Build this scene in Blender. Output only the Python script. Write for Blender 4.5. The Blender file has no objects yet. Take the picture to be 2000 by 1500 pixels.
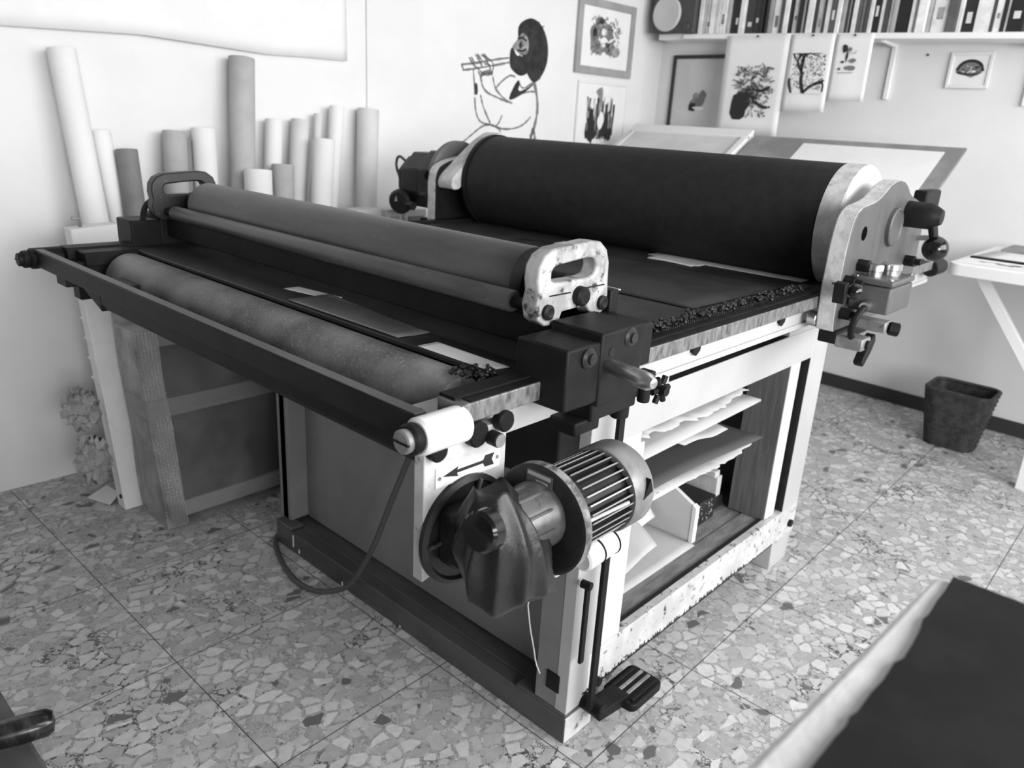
import bpy, bmesh, math, random
from mathutils import Vector as V, Matrix
rnd = random.Random(7)
sc = bpy.context.scene
COL = sc.collection
PI = math.pi

# ------------------------------------------------------------------ camera, light, exposure
cd = bpy.data.cameras.new('camera'); cam = bpy.data.objects.new('camera', cd); COL.objects.link(cam)
RM = Matrix(((0.73174, -0.25797, 0.63088), (0.67945, 0.20296, -0.70509), (0.05385, 0.94459, 0.32379)))
cam.matrix_world = Matrix.Translation((0.87266, -1.23554, 1.43481)) @ RM.to_4x4()
cd.sensor_width = 36; cd.lens = 27.18; cd.clip_start = .02
cd.dof.use_dof = True; cd.dof.focus_distance = 1.45; cd.dof.aperture_fstop = 5.0
sc.camera = cam

w = bpy.data.worlds.new('world'); sc.world = w; w.use_nodes = True
w.node_tree.nodes['Background'].inputs[0].default_value = (1, 1, 1, 1)
w.node_tree.nodes['Background'].inputs[1].default_value = .19

def area(name, loc, target, sx, sy, power):
    l = bpy.data.lights.new(name, 'AREA'); l.shape = 'RECTANGLE'; l.size = sx; l.size_y = sy; l.energy = power
    o = bpy.data.objects.new(name, l); COL.objects.link(o); o.location = loc
    o.rotation_euler = (V(target) - V(loc)).to_track_quat('-Z', 'Y').to_euler()
    return o
area('window_daylight', (3.3, 1.15, 2.15), (-1.2, 1.6, 1.0), 3.4, 1.9, 205)
area('front_fill_light', (3.4, -1.7, 1.6), (-2.2, -.6, .7), 1.8, 1.5, 160)  # added fill lamp that brightens the lower left wall
area('ceiling_daylight', (.6, 1.7, 3.1), (.2, 1.6, 0), 2.6, 2.2, 24)

vs = sc.view_settings
vs.view_transform = 'Standard'; vs.look = 'None'; vs.exposure = 0; vs.gamma = 1; vs.use_curve_mapping = False

# ------------------------------------------------------------------ materials (all neutral greys)
def mat(name, c, rough=.5, metal=0., c2=None, scale=6, lo=.42, hi=.58, st=(1, 1, 1), chip=None, cscale=30, clo=.62, chi=.66,
        bump=0., bscale=80, spec=.5, detail=6, alpha=None, rot=(0, 0, 0)):
    m = bpy.data.materials.new(name); m.use_nodes = True
    nt = m.node_tree; N = nt.nodes; L = nt.links; b = N['Principled BSDF']
    b.inputs['Roughness'].default_value = rough; b.inputs['Metallic'].default_value = metal
    b.inputs['Specular IOR Level'].default_value = spec
    b.inputs['Base Color'].default_value = (c, c, c, 1)
    if alpha is not None: b.inputs['Alpha'].default_value = alpha
    tc = N.new('ShaderNodeTexCoord'); mp = N.new('ShaderNodeMapping'); mp.inputs['Scale'].default_value = st; mp.inputs['Rotation'].default_value = rot
    L.new(tc.outputs['Object'], mp.inputs['Vector'])
    out = None
    def noise(s, d=detail):
        n = N.new('ShaderNodeTexNoise'); n.inputs['Scale'].default_value = s; n.inputs['Detail'].default_value = d; n.inputs['Roughness'].default_value = .62
        L.new(mp.outputs[0], n.inputs['Vector']); return n
    if c2 is not None:
        n = noise(scale); mr = N.new('ShaderNodeMapRange'); mr.inputs[1].default_value = lo; mr.inputs[2].default_value = hi
        L.new(n.outputs['Fac'], mr.inputs[0]); mx = N.new('ShaderNodeMix'); mx.data_type = 'RGBA'
        mx.inputs[6].default_value = (c, c, c, 1); mx.inputs[7].default_value = (c2, c2, c2, 1); L.new(mr.outputs[0], mx.inputs[0]); out = mx.outputs[2]
    if chip is not None:
        n = noise(cscale); mr = N.new('ShaderNodeMapRange'); mr.inputs[1].default_value = clo; mr.inputs[2].default_value = chi
        L.new(n.outputs['Fac'], mr.inputs[0]); mx = N.new('ShaderNodeMix'); mx.data_type = 'RGBA'
        if out: L.new(out, mx.inputs[6])
        else: mx.inputs[6].default_value = (c, c, c, 1)
        mx.inputs[7].default_value = (chip, chip, chip, 1); L.new(mr.outputs[0], mx.inputs[0]); out = mx.outputs[2]
    if out: L.new(out, b.inputs['Base Color'])
    if bump:
        n = noise(bscale); bp = N.new('ShaderNodeBump'); bp.inputs['Strength'].default_value = bump; bp.inputs['Distance'].default_value = .004
        L.new(n.outputs['Fac'], bp.inputs['Height']); L.new(bp.outputs[0], b.inputs['Normal'])
    return m

def floor_mat():
    m = bpy.data.materials.new('terrazzo_tiles'); m.use_nodes = True
    nt = m.node_tree; N = nt.nodes; L = nt.links; b = N['Principled BSDF']
    def node(t, **k):
        n = N.new(t)
        for a, v in k.items(): setattr(n, a, v)
        return n
    def math_(op, a, v=None, c=None):
        n = node('ShaderNodeMath', operation=op)
        for i, x in enumerate((a, v, c)):
            if x is None: continue
            if isinstance(x, (int, float)): n.inputs[i].default_value = x
            else: L.new(x, n.inputs[i])
        return n.outputs[0]
    def mix(f, a, c):
        n = node('ShaderNodeMix', data_type='RGBA')
        if isinstance(f, (int, float)): n.inputs[0].default_value = f
        else: L.new(f, n.inputs[0])
        for i, x in ((6, a), (7, c)):
            if isinstance(x, (int, float)): n.inputs[i].default_value = (x, x, x, 1)
            else: L.new(x, n.inputs[i])
        return n.outputs[2]
    def rng(x, a, c, d=0, e=1):
        n = node('ShaderNodeMapRange'); L.new(x, n.inputs[0])
        for i, v in ((1, a), (2, c), (3, d), (4, e)): n.inputs[i].default_value = v
        return n.outputs[0]
    tc = node('ShaderNodeTexCoord')
    def noise(s, d=5, vec=None):
        n = node('ShaderNodeTexNoise'); n.inputs['Scale'].default_value = s; n.inputs['Detail'].default_value = d
        L.new(vec or tc.outputs['Object'], n.inputs['Vector']); return n
    dn = noise(22, 3); dv = node('ShaderNodeVectorMath', operation='MULTIPLY_ADD')
    L.new(dn.outputs['Color'], dv.inputs[0]); dv.inputs[1].default_value = (.022, .022, .0); L.new(tc.outputs['Object'], dv.inputs[2])
    def vor(s, feat, stx=1):
        mp = node('ShaderNodeMapping'); mp.inputs['Scale'].default_value = (stx, 1, 1); mp.inputs['Rotation'].default_value = (0, 0, .6); L.new(dv.outputs[0], mp.inputs['Vector'])
        v = node('ShaderNodeTexVoronoi', feature=feat, voronoi_dimensions='2D'); v.inputs['Scale'].default_value = s; v.inputs['Randomness'].default_value = 1
        L.new(mp.outputs[0], v.inputs['Vector']); return v
    matrix = mix(rng(noise(70, 4).outputs['Fac'], .35, .65), .25, .36)
    dark = rng(noise(3.6, 3).outputs['Fac'], .53, .60)              # patches where the grout is nearly black
    matrix = mix(math_('MULTIPLY', dark, .85), matrix, .05)
    for s, thr, gap, stx, lo, hi in ((120, .30, .10, 1.3, .32, .52), (52, .40, .11, .8, .34, .56), (21, .30, .095, 1.35, .36, .62)):
        c = vor(s, 'F1', stx); e = vor(s, 'DISTANCE_TO_EDGE', stx)
        sep = node('ShaderNodeSeparateColor'); L.new(c.outputs['Color'], sep.inputs[0])
        keep = math_('GREATER_THAN', sep.outputs[0], thr)
        mask = math_('MULTIPLY', keep, rng(e.outputs['Distance'], gap, gap + .02))
        rim = math_('MULTIPLY', keep, math_('SUBTRACT', rng(e.outputs['Distance'], gap - .02, gap), rng(e.outputs['Distance'], gap, gap + .025)))
        tone = rng(sep.outputs[1], 0, 1, lo, hi)
        tone = math_('MULTIPLY', tone, rng(noise(45, 5).outputs['Fac'], .3, .7, .88, 1.08))
        odd = math_('LESS_THAN', sep.outputs[2], .03)
        tone = mix(odd, tone, .13)
        matrix = mix(math_('MULTIPLY', rim, math_('MULTIPLY_ADD', dark, .5, .22)), matrix, .10)
        matrix = mix(mask, matrix, tone)
    mp = node('ShaderNodeMapping'); mp.vector_type = 'TEXTURE'; mp.inputs['Location'].default_value = (.0831, -.02315, 0); mp.inputs['Rotation'].default_value = (0, 0, .0078)
    L.new(tc.outputs['Object'], mp.inputs['Vector']); sx = node('ShaderNodeSeparateXYZ'); L.new(mp.outputs[0], sx.inputs[0])
    jx = math_('LESS_THAN', math_('PINGPONG', sx.outputs[0], .25), .0016)
    jy = math_('LESS_THAN', math_('PINGPONG', sx.outputs[1], .25), .0016)
    # PINGPONG with .25 touches zero every .5
    col = mix(math_('MULTIPLY', math_('MAXIMUM', jx, jy), .85), matrix, .03)
    L.new(col, b.inputs['Base Color']); b.inputs['Roughness'].default_value = .42; b.inputs['Specular IOR Level'].default_value = .35
    return m

M = {}
M['wall'] = mat('wall_paint', .725, .9, c2=.70, scale=3, bump=.25, bscale=14)
M['floor'] = floor_mat()
M['skirt'] = mat('skirting_dark', .03, .6)
M['paint'] = mat('cabinet_paint', .43, .45, c2=.39, scale=3, chip=.10, cscale=22, clo=.70, chi=.74)
M['paintdirty'] = mat('cabinet_paint_dirty', .56, .5, c2=.42, scale=9, chip=.12, cscale=16, clo=.60, chi=.66)
M['paintworn'] = mat('rail_paint_worn', .56, .5, c2=.44, scale=8, chip=.06, cscale=34, clo=.58, chi=.66, bump=.3)
M['grey'] = mat('panel_shaded_grey', .20, .5, c2=.175, scale=4, chip=.05, cscale=26, clo=.72, chi=.75)  # cabinet paint darkened, the front's shade is put into the colour
M['plinth'] = mat('plinth_dark', .085, .5, c2=.055, scale=9, st=(.3, 1, 1))
M['wood'] = mat('raw_wood', .12, .7, c2=.08, scale=9, st=(9, 9, .5))
M['woodpale'] = mat('pale_wood', .60, .7, c2=.52, scale=9, st=(9, 9, .6))
M['woodgrey'] = mat('grey_board', .22, .7, c2=.14, scale=10, st=(6, 1, 6), chip=.4, cscale=60, clo=.72, chi=.74)
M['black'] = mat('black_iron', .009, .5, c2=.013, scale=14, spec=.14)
M['blackgloss'] = mat('black_gloss', .006, .16, spec=.5)
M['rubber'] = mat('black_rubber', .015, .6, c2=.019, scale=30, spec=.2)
M['bedblack'] = mat('bed_plate_black', .018, .5, c2=.03, scale=8, chip=.09, cscale=60, clo=.74, chi=.8, spec=.35)
M['goo'] = mat('ink_black_wet', .007, .12, bump=1., bscale=120)
M['steelrail'] = mat('rail_steel', .12, .45, .2, c2=.20, scale=30, st=(1, 3, 1), rot=(0, 0, .0), chip=.05, cscale=26, clo=.55, chi=.68)
M['inkroll'] = mat('ink_roller_grey', .05, .42, c2=.09, scale=7, lo=.3, hi=.7, st=(.7, 3, 3), chip=.17, cscale=60, clo=.62, chi=.8)
M['ductor'] = mat('front_roller_mottled', .055, .5, c2=.25, scale=4.5, lo=.36, hi=.66, chip=.34, cscale=150, clo=.54, chi=.85)
M['chrome'] = mat('polished_steel', .62, .32, 1., c2=.5, scale=25)
M['alu'] = mat('cast_aluminium', .26, .45, .3, c2=.18, scale=20, chip=.06, cscale=40, clo=.68, chi=.74)
M['white'] = mat('white_enamel', .70, .4, c2=.74, scale=12, chip=.12, cscale=40, clo=.70, chi=.74)
M['whiteworn'] = mat('white_cast_worn', .42, .5, c2=.24, scale=18, chip=.03, cscale=42, clo=.54, chi=.64, bump=.25)
M['blackworn'] = mat('black_cast_worn', .014, .45, chip=.3, cscale=110, clo=.66, chi=.72)
M['castgrey'] = mat('cast_plate_grey', .085, .5, c2=.06, scale=7, lo=.35, hi=.65, st=(3, 3, .7), chip=.10, cscale=24, clo=.68, chi=.76)
M['castpale'] = mat('cast_rim_pale', .58, .55, c2=.44, scale=24, chip=.06, cscale=55, clo=.64, chi=.72, bump=.4)
M['boxgrey'] = mat('switch_box_grey', .085, .5, c2=.07, scale=10)
M['motor'] = mat('motor_black', .014, .42, c2=.024, scale=20, spec=.3)
M['finedge'] = mat('fin_edge_worn', .34, .45, .3)
M['flangeedge'] = mat('flange_edge_worn', .08, .42, c2=.30, scale=26, lo=.45, hi=.6, st=(2, 1, 1))
M['housing'] = mat('gear_housing_steel', .09, .38, .4, c2=.15, scale=14, chip=.03, cscale=20, clo=.56, chi=.68)
M['label'] = mat('plate_label_grey', .09, .5); M['label2'] = mat('plate_label_pale', .42, .5)
M['cloth'] = mat('black_oilcloth', .008, .36, c2=.015, scale=12, bump=.4, bscale=50)
M['paper'] = mat('white_paper', .76, .8, c2=.73, scale=5)
M['paper_shaded'] = mat('shaded_white_paper', .50, .8, c2=.46, scale=5)  # white paper darkened to put the cabinet's shade into its colour
M['hole'] = mat('hole_black', .004, .9, spec=0.)
M['paper2'] = mat('soft_grey_paper', .62, .8, c2=.56, scale=5)
M['darkpaper'] = mat('dark_grey_sheet', .075, .65)
M['printgrey'] = mat('grey_print_sheet', .10, .4, c2=.16, scale=5)
M['ink'] = mat('printing_ink', .014, .7); M['inkgrey'] = mat('ink_mid_grey', .16, .8, c2=.32, scale=14)
M['inksoft'] = mat('charcoal_line', .17, .9)
M['hairink'] = mat('charcoal_black', .014, .9, c2=.03, scale=20, chip=.12, cscale=70, clo=.66, chi=.74)
M['frameg'] = mat('grey_frame_wood', .33, .6, c2=.28, scale=6)
M['framed'] = mat('dark_frame_wood', .02, .5)
M['framew'] = mat('white_frame_wood', .72, .6)
M['shelf'] = mat('shelf_white', .78, .5)
M['boardgrey'] = mat('grey_cardboard', .26, .8, c2=.20, scale=5)
M['spk'] = mat('speaker_grey', .05, .6); M['spkcone'] = mat('speaker_cone_pale', .50, .7)
M['wicker'] = mat('dark_wicker', .025, .6, c2=.05, scale=30)
M['bubble'] = None
M['felt'] = mat('white_felt', .80, .95, c2=.72, scale=12, bump=.6, bscale=40)
M['slate'] = mat('black_board', .017, .7, c2=.022, scale=20, chip=.05, cscale=7, clo=.70, chi=.74, spec=.1)
M['cable'] = mat('cable_rubber', .06, .5)
M['carton'] = mat('kraft_roll', .42, .7, c2=.36, scale=6)
M['dimroll'] = mat('brown_grey_tube', .20, .6, c2=.17, scale=6)
M['handleblk'] = mat('handle_black', .012, .22, c2=.05, scale=9, st=(1, 3, 1), lo=.5, hi=.65)
M['standgrey'] = mat('stand_grey', .14, .6, c2=.10, scale=7)
def bubble_mat(lo, hi):
    m = bpy.data.materials.new('bubble_wrap_film'); m.use_nodes = True
    nt = m.node_tree; N = nt.nodes; L = nt.links; b = N['Principled BSDF']
    b.inputs['Base Color'].default_value = (.40, .40, .40, 1); b.inputs['Roughness'].default_value = .3; b.inputs['Alpha'].default_value = .38
    tc = N.new('ShaderNodeTexCoord'); v = N.new('ShaderNodeTexVoronoi'); v.inputs['Scale'].default_value = 85; v.inputs['Randomness'].default_value = .3
    L.new(tc.outputs['Object'], v.inputs['Vector']); bp = N.new('ShaderNodeBump'); bp.inputs['Strength'].default_value = .7; bp.inputs['Distance'].default_value = .006; bp.invert = True
    L.new(v.outputs['Distance'], bp.inputs['Height']); L.new(bp.outputs[0], b.inputs['Normal'])
    n = N.new('ShaderNodeTexNoise'); n.inputs['Scale'].default_value = 7; L.new(tc.outputs['Object'], n.inputs['Vector'])
    mr = N.new('ShaderNodeMapRange'); mr.inputs[1].default_value = .35; mr.inputs[2].default_value = .7; mr.inputs[3].default_value = lo; mr.inputs[4].default_value = hi
    L.new(n.outputs['Fac'], mr.inputs[0]); L.new(mr.outputs[0], b.inputs['Alpha'])
    return m
M['bubble'] = bubble_mat(.35, .9); M['bubblethin'] = bubble_mat(.0, .25)
M['film'] = mat('clear_tape', .42, .25, alpha=.4)

# ------------------------------------------------------------------ mesh builder
class B:
    def __init__(s): s.bm = bmesh.new()
    def face(s, vs, mi=0):
        try: f = s.bm.faces.new(vs); f.material_index = mi; return f
        except ValueError: return None
    def box(s, x0, x1, y0, y1, z0, z1, mi=0, mtx=None):
        P = [V((x, y, z)) for x in (x0, x1) for y in (y0, y1) for z in (z0, z1)]
        if mtx: P = [mtx @ p for p in P]
        v = [s.bm.verts.new(p) for p in P]
        for q in ((0, 1, 3, 2), (4, 6, 7, 5), (0, 4, 5, 1), (2, 3, 7, 6), (0, 2, 6, 4), (1, 5, 7, 3)): s.face([v[i] for i in q], mi)
        return s
    def hexa(s, lo, hi, mi=0):                      # two matching rings of points
        a = [s.bm.verts.new(p) for p in lo]; b = [s.bm.verts.new(p) for p in hi]; n = len(a)
        s.face(list(reversed(a)), mi); s.face(b, mi)
        for i in range(n): s.face([a[i], a[(i + 1) % n], b[(i + 1) % n], b[i]], mi)
        return s
    def prism(s, pts, ax, a0, a1, mi=0, cap=None):         # 2D polygon extruded along an axis
        def P(p, a): return {'x': (a, p[0], p[1]), 'y': (p[0], a, p[1]), 'z': (p[0], p[1], a)}[ax]
        a = [s.bm.verts.new(P(p, a0)) for p in pts]; b = [s.bm.verts.new(P(p, a1)) for p in pts]; n = len(a)
        s.face(list(reversed(a)), mi); s.face(b, mi if cap is None else cap)
        for i in range(n): s.face([a[i], a[(i + 1) % n], b[(i + 1) % n], b[i]], mi)
        return s
    def plate_hole(s, outer, hole, ax, a0, a1, mi=0):      # outer and hole rings with the same number of points
        def P(p, a): return {'x': (a, p[0], p[1]), 'y': (p[0], a, p[1]), 'z': (p[0], p[1], a)}[ax]
        R = [[s.bm.verts.new(P(p, a)) for p in ring] for ring in (outer, hole) for a in (a0, a1)]
        n = len(outer)
        for i in range(n):
            j = (i + 1) % n
            s.face([R[0][i], R[0][j], R[2][j], R[2][i]], mi); s.face([R[1][j], R[1][i], R[3][i], R[3][j]], mi)
            s.face([R[0][j], R[0][i], R[1][i], R[1][j]], mi); s.face([R[2][i], R[2][j], R[3][j], R[3][i]], mi)
        return s
    def lathe(s, prof, p0, axis, seg=32, mi=0, mis=None):   # prof: list of (radius, distance along axis)
        ax = V(axis).normalized(); u = ax.orthogonal().normalized(); w_ = ax.cross(u); p0 = V(p0)
        rings = []
        for r, d in prof:
            if r < 1e-6: rings.append([s.bm.verts.new(p0 + ax * d)])
            else: rings.append([s.bm.verts.new(p0 + ax * d + (u * math.cos(2 * PI * k / seg) + w_ * math.sin(2 * PI * k / seg)) * r) for k in range(seg)])
        for i in range(len(rings) - 1):
            a, b = rings[i], rings[i + 1]; m_ = mis[i] if mis else mi
            for k in range(seg):
                l = (k + 1) % seg
                if len(a) == 1 and len(b) == 1: continue
                if len(a) == 1: s.face([a[0], b[l], b[k]], m_)
                elif len(b) == 1: s.face([a[k], a[l], b[0]], m_)
                else: s.face([a[k], a[l], b[l], b[k]], m_)
        return s
    def cyl(s, p0, p1, r, r1=None, seg=24, mi=0, ch=0.):
        p0 = V(p0); p1 = V(p1); L = (p1 - p0).length; r1 = r if r1 is None else r1
        if ch: prof = [(0, 0), (r - ch, 0), (r, ch), (r1, L - ch), (r1 - ch, L), (0, L)]
        else: prof = [(0, 0), (r, 0), (r1, L), (0, L)]
        return s.lathe(prof, p0, p1 - p0, seg, mi)
    def sphere(s, c, r, seg=20, mi=0):
        n = seg // 2
        return s.lathe([(r * math.sin(PI * i / n) if 0 < i < n else 0, -r * math.cos(PI * i / n)) for i in range(n + 1)], c, (0, 0, 1), seg, mi)
    def tube(s, pts, r, seg=8, mi=0, smooth=0):
        P = [V(p) for p in pts]
        for _ in range(smooth):
            Q = [P[0]]
            for a, b in zip(P, P[1:]): Q += [a.lerp(b, .25), a.lerp(b, .75)]
            P = Q + [P[-1]]
        prev = None; rings = []
        for i, p in enumerate(P):
            t = (P[min(i + 1, len(P) - 1)] - P[max(i - 1, 0)]).normalized()
            if prev is None: u = t.orthogonal().normalized()
            else: u = (prev - t * prev.dot(t)).normalized()
            prev = u; v = t.cross(u)
            rr = r[i] if isinstance(r, (list, tuple)) else r
            rings.append([s.bm.verts.new(p + (u * math.cos(2 * PI * k / seg) + v * math.sin(2 * PI * k / seg)) * rr) for k in range(seg)])
        for a, b in zip(rings, rings[1:]):
            for k in range(seg): s.face([a[k], a[(k + 1) % seg], b[(k + 1) % seg], b[k]], mi)
        s.face(list(reversed(rings[0])), mi); s.face(rings[-1], mi)
        return s
    def grid(s, f, nu, nv, th=0, mi=0):              # f(u,v)->point ; optional thickness downward
        G = [[s.bm.verts.new(f(i / nu, j / nv)) for j in range(nv + 1)] for i in range(nu + 1)]
        for i in range(nu):
            for j in range(nv): s.face([G[i][j], G[i + 1][j], G[i + 1][j + 1], G[i][j + 1]], mi)
        return s
    def build(s, name, mats, parent=None, bev=0, seg=2, ang=35, solid=0, sub=0):
        bmesh.ops.recalc_face_normals(s.bm, faces=s.bm.faces)
        me = bpy.data.meshes.new(name); s.bm.to_mesh(me); s.bm.free()
        for m in (mats if isinstance(mats, (list, tuple)) else [mats]): me.materials.append(M[m] if isinstance(m, str) else m)
        for p in me.polygons: p.use_smooth = True
        me.set_sharp_from_angle(angle=math.radians(ang))
        o = bpy.data.objects.new(name, me); COL.objects.link(o)
        if parent is not None:
            o.parent = parent; o.matrix_parent_inverse = world_of(parent).inverted()
        if solid:
            d = o.modifiers.new('thickness', 'SOLIDIFY'); d.thickness = solid; d.offset = 0
        if sub:
            d = o.modifiers.new('smooth', 'SUBSURF'); d.levels = sub; d.render_levels = sub
        if bev:
            d = o.modifiers.new('bevel', 'BEVEL'); d.width = bev; d.segments = seg; d.limit_method = 'ANGLE'; d.angle_limit = math.radians(40)
        return o

def world_of(o):
    return Matrix.Translation(o.location) if o.parent is None else Matrix.Identity(4)
def empty(name, loc):
    o = bpy.data.objects.new(name, None); COL.objects.link(o); o.location = loc; o.empty_display_size = .1; return o
def tag(o, label, cat, group=None):
    o['label'] = label; o['category'] = cat
    if group: o['group'] = group
    return o
def thing(name, loc, label, cat, group=None): return tag(empty(name, loc), label, cat, group)
def struct(o): o['kind'] = 'structure'; return o
def rrect(x0, x1, y0, y1, r, n=5):
    pts = []
    for cx, cy, a0 in ((x1 - r, y1 - r, 0), (x0 + r, y1 - r, 90), (x0 + r, y0 + r, 180), (x1 - r, y0 + r, 270)):
        for k in range(n + 1):
            a = math.radians(a0 + 90 * k / n); pts.append((cx + r * math.cos(a), cy + r * math.sin(a)))
    return pts
def circ(cx, cy, r, n=24): return [(cx + r * math.cos(2 * PI * k / n), cy + r * math.sin(2 * PI * k / n)) for k in range(n)]
def smooth_poly(P, it=2):
    for _ in range(it):
        Q = []
        for i in range(len(P)):
            a = P[i]; b = P[(i + 1) % len(P)]
            Q += [(a[0] * .75 + b[0] * .25, a[1] * .75 + b[1] * .25), (a[0] * .25 + b[0] * .75, a[1] * .25 + b[1] * .75)]
        P = Q
    return P

# ------------------------------------------------------------------ room shell
nL = V((1, -.02, 0)).normalized(); tL = V((.02, 1, 0)).normalized(); PL = V((-2.272, -.4, 0))
nB = V((.04, 1, 0)).normalized(); tB = V((1, -.04, 0)).normalized(); PB = V((-.5, 3.41, 0))
def LW(u, z, d=0.): return PL + tL * u + nL * d + V((0, 0, z))       # on the left wall, d metres into the room
def BW(u, z, d=0.): return PB + tB * u - nB * d + V((0, 0, z))       # on the back wall

struct(B().box(-3.2, 4.2, -3.2, 4.2, -.06, 0).build('floor', 'floor'))
b = B()
z0, z1 = 0, 3.0
b.hexa([LW(-2.8, z0), LW(1.514, z0), LW(1.514, z0, -.15), LW(-2.8, z0, -.15)], [LW(-2.8, z1), LW(1.514, z1), LW(1.514, z1, -.15), LW(-2.8, z1, -.15)])
b.hexa([LW(1.514, z0, .009), LW(3.95, z0, .009), LW(3.95, z0, -.15), LW(1.514, z0, -.15)], [LW(1.514, z1, .009), LW(3.95, z1, .009), LW(3.95, z1, -.15), LW(1.514, z1, -.15)])
struct(b.build('wall_left', 'wall'))
struct(B().hexa([BW(-1.72, z0), BW(4.4, z0), BW(4.4, z0, -.15), BW(-1.72, z0, -.15)], [BW(-1.72, z1), BW(4.4, z1), BW(4.4, z1, -.15), BW(-1.72, z1, -.15)]).build('wall_back', 'wall'))
struct(B().hexa([BW(-1.68, 0), BW(4.4, 0), BW(4.4, 0, .014), BW(-1.68, 0, .014)], [BW(-1.68, .078), BW(4.4, .078), BW(4.4, .078, .014), BW(-1.68, .078, .014)]).build('baseboard_back', 'skirt', bev=.003))

# ------------------------------------------------------------------ printing press
press = thing('printing_press', (-.64, .62, 0), 'large black and white proof press with long rollers on a pale cabinet', 'printing press')
P = press
pl = B().box(-1.29, 0, .0, .045, 0, .074).box(-1.29, -1.2, 0, .05, .074, .087).box(-.16, 0, 0, .05, .0745, .086).box(-1.28, -.01, .045, .13, .03, .074).build('plinth', 'plinth', P, .003)
for (xx, za, zb) in ((-1.185, .022, .066), (-1.150, .012, .026), (-.906, .006, .020), (-.62, .004, .009)): B().box(xx - .003, xx + .003, -.0012, .0, za, zb).build('paint_chip', 'white', pl)
B().box(-.06, .001, .002, .11, 0, .074).build('corner_block', 'paintdirty', pl, .002)
f = B().prism([(1.135, 0), (1.265, 0), (1.27, .113), (1.13, .113)], 'x', -.09, -.004).build('foot', 'paint', P, .004)
B().box(-1.28, -1.2, 1.13, 1.26, 0, .113).build('foot', 'plinth', P, .004)

# side frame facing the light
fr = B()
fr.box(-.035, 0, 0, .098, .087, .90)                      # near post
fr.box(-.035, 0, 1.152, 1.275, .10, .90)                   # far post
fr.box(-.034, 0, .098, 1.152, .772, .873)                  # top panel
fr.box(-.034, -.0005, .098, .29, .873, .90); fr.box(-.034, -.0005, .95, 1.152, .873, .90)
frame = fr.build('side_frame', 'paint', P, .002)
B().box(-.05, -.036, .28, .96, .86, .99).box(-.036, -.034, 1.128, 1.153, .222, .772).box(-.0355, -.024, .1, 1.15, .2211, .2217).box(-.034, -.0015, .291, .949, .8731, .8737).box(-.034, -.0015, 1.1505, 1.1518, .223, .771).build('gap_shade', 'rubber', frame)  # black strips that paint shade into the slot and gaps
br = B().box(-.036, .001, .075, 1.275, .113, .221)
rail = br.build('bottom_rail', 'paintworn', P, .003)
jag = B(); y = .06
while y < 1.10:                                            # worn dark lower edge
    s = rnd.uniform(.004, .013); h = rnd.uniform(.004, .020) * (1 if y < .9 else .4)
    jag.prism([(y, .113), (y + s, .113), (y + s * .8, .113 + h * .7), (y + s * .4, .113 + h)], 'x', .0009, .0016); y += s * .9
jag.build('worn_edge', 'black', rail)
for (yy, zz) in ((1.228, .155),): B().cyl((0, yy, zz), (.012, yy, zz), .014, seg=6).build('bolt', 'black', frame)
B().cyl((0, .115, .125), (.012, .115, .125), .012, seg=12).build('bolt', 'black', frame)
lf = B().box(-1.29, -1.255, .03, 1.27, .087, .93).build('side_panel', 'grey', P, .003)
fp = B().box(-1.245, -.03, .10, .115, .08, .95).box(-1.25, -.6, .105, .12, .075, .95).build('front_panel', 'grey', P, .002)
B().prism(rrect(-.44, -.13, .14, .9, .03), 'y', .094, .101).build('access_cover', 'grey', fp, .001)
B().box(-1.305, -1.24, .03, .10, .087, .95).build('front_post', 'grey', P, .003)
B().box(-.10, -.001, .0012, .10, .087, .95).build('front_post', 'grey', P, .002)
so = B().box(-.066, -.026, -.003, .003, .135, .185, 0).build('socket', 'black', P, .002)
B().box(-1.26, -.03, 1.235, 1.25, .087, .95).build('back_panel', 'grey', P)
B().box(-1.25, -.037, .115, 1.235, .19, .212).box(-.10, -.04, .12, 1.14, .212, .2155).build('floor_board', 'woodgrey', P, .002)
B().box(-.15, -.02, 1.05, 1.128, .216, .79).build('wood_post', ['wood'], P, .002)
B().box(-.024, -.0195, 1.055, 1.126, .22, .775).build('white_batten', 'woodpale', P, .001)
B().box(-.10, -.004, .124, .204, .216, .772).build('white_post', 'woodpale', P, .002)
B().box(-.6, -.08, .2, .84, .655, .668).build('shelf_board', 'woodgrey', P, .001)
B().box(-.6, -.06, .2, .86, .505, .52).build('shelf_board', 'woodpale', P, .001)
B().box(-.10, -.012, .16, .235, .668, .735).build('shelf_bracket', 'woodpale', P, .002)
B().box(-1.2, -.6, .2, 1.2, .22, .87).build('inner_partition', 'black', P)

# bed
bed = B().box(-1.375, .088, -.335, .985, .985, 1.03).box(-1.375, .088, -.362, .985, 1.03, 1.04).build('bed', 'bedblack', P, .002)
B().box(-1.36, .02, .985, 1.9, .955, .99).build('rear_cross_frame', 'black', P, .003)
bf = B().box(.03, .10, -.55, 1.86, .955, 1.018)
bf.box(.03, .1045, -.06, 1.86, .953, .967)
B_ = bf.build('bed_frame', 'paint', P, .002)
for yy in (.20, .62): B().prism([(yy - .018, 1.016), (yy + .018, 1.016), (yy + .015, .990), (yy, .980), (yy - .015, .990)], 'x', .0995, .108).build('frame_stud', 'black', B_, .001)
B().box(-1.39, -1.32, -.55, 1.86, .955, 1.018).build('bed_frame', 'black', P, .002)
def side_rail(x0, x1, m):
    r = B().box(x0, x1, -.52, 1.76, 1.017, 1.048).build('side_rail', m, P, .002)
    return r
sr = side_rail(.088, .140, 'steelrail'); sl = side_rail(-1.43, -1.376, 'black')
B().box(.087, .1392, -.5, 1.7, 1.0484, 1.0498).box(.087, .119, -.515, 1.7, 1.0484, 1.0532).build('rail_top', 'black', sr)
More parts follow.
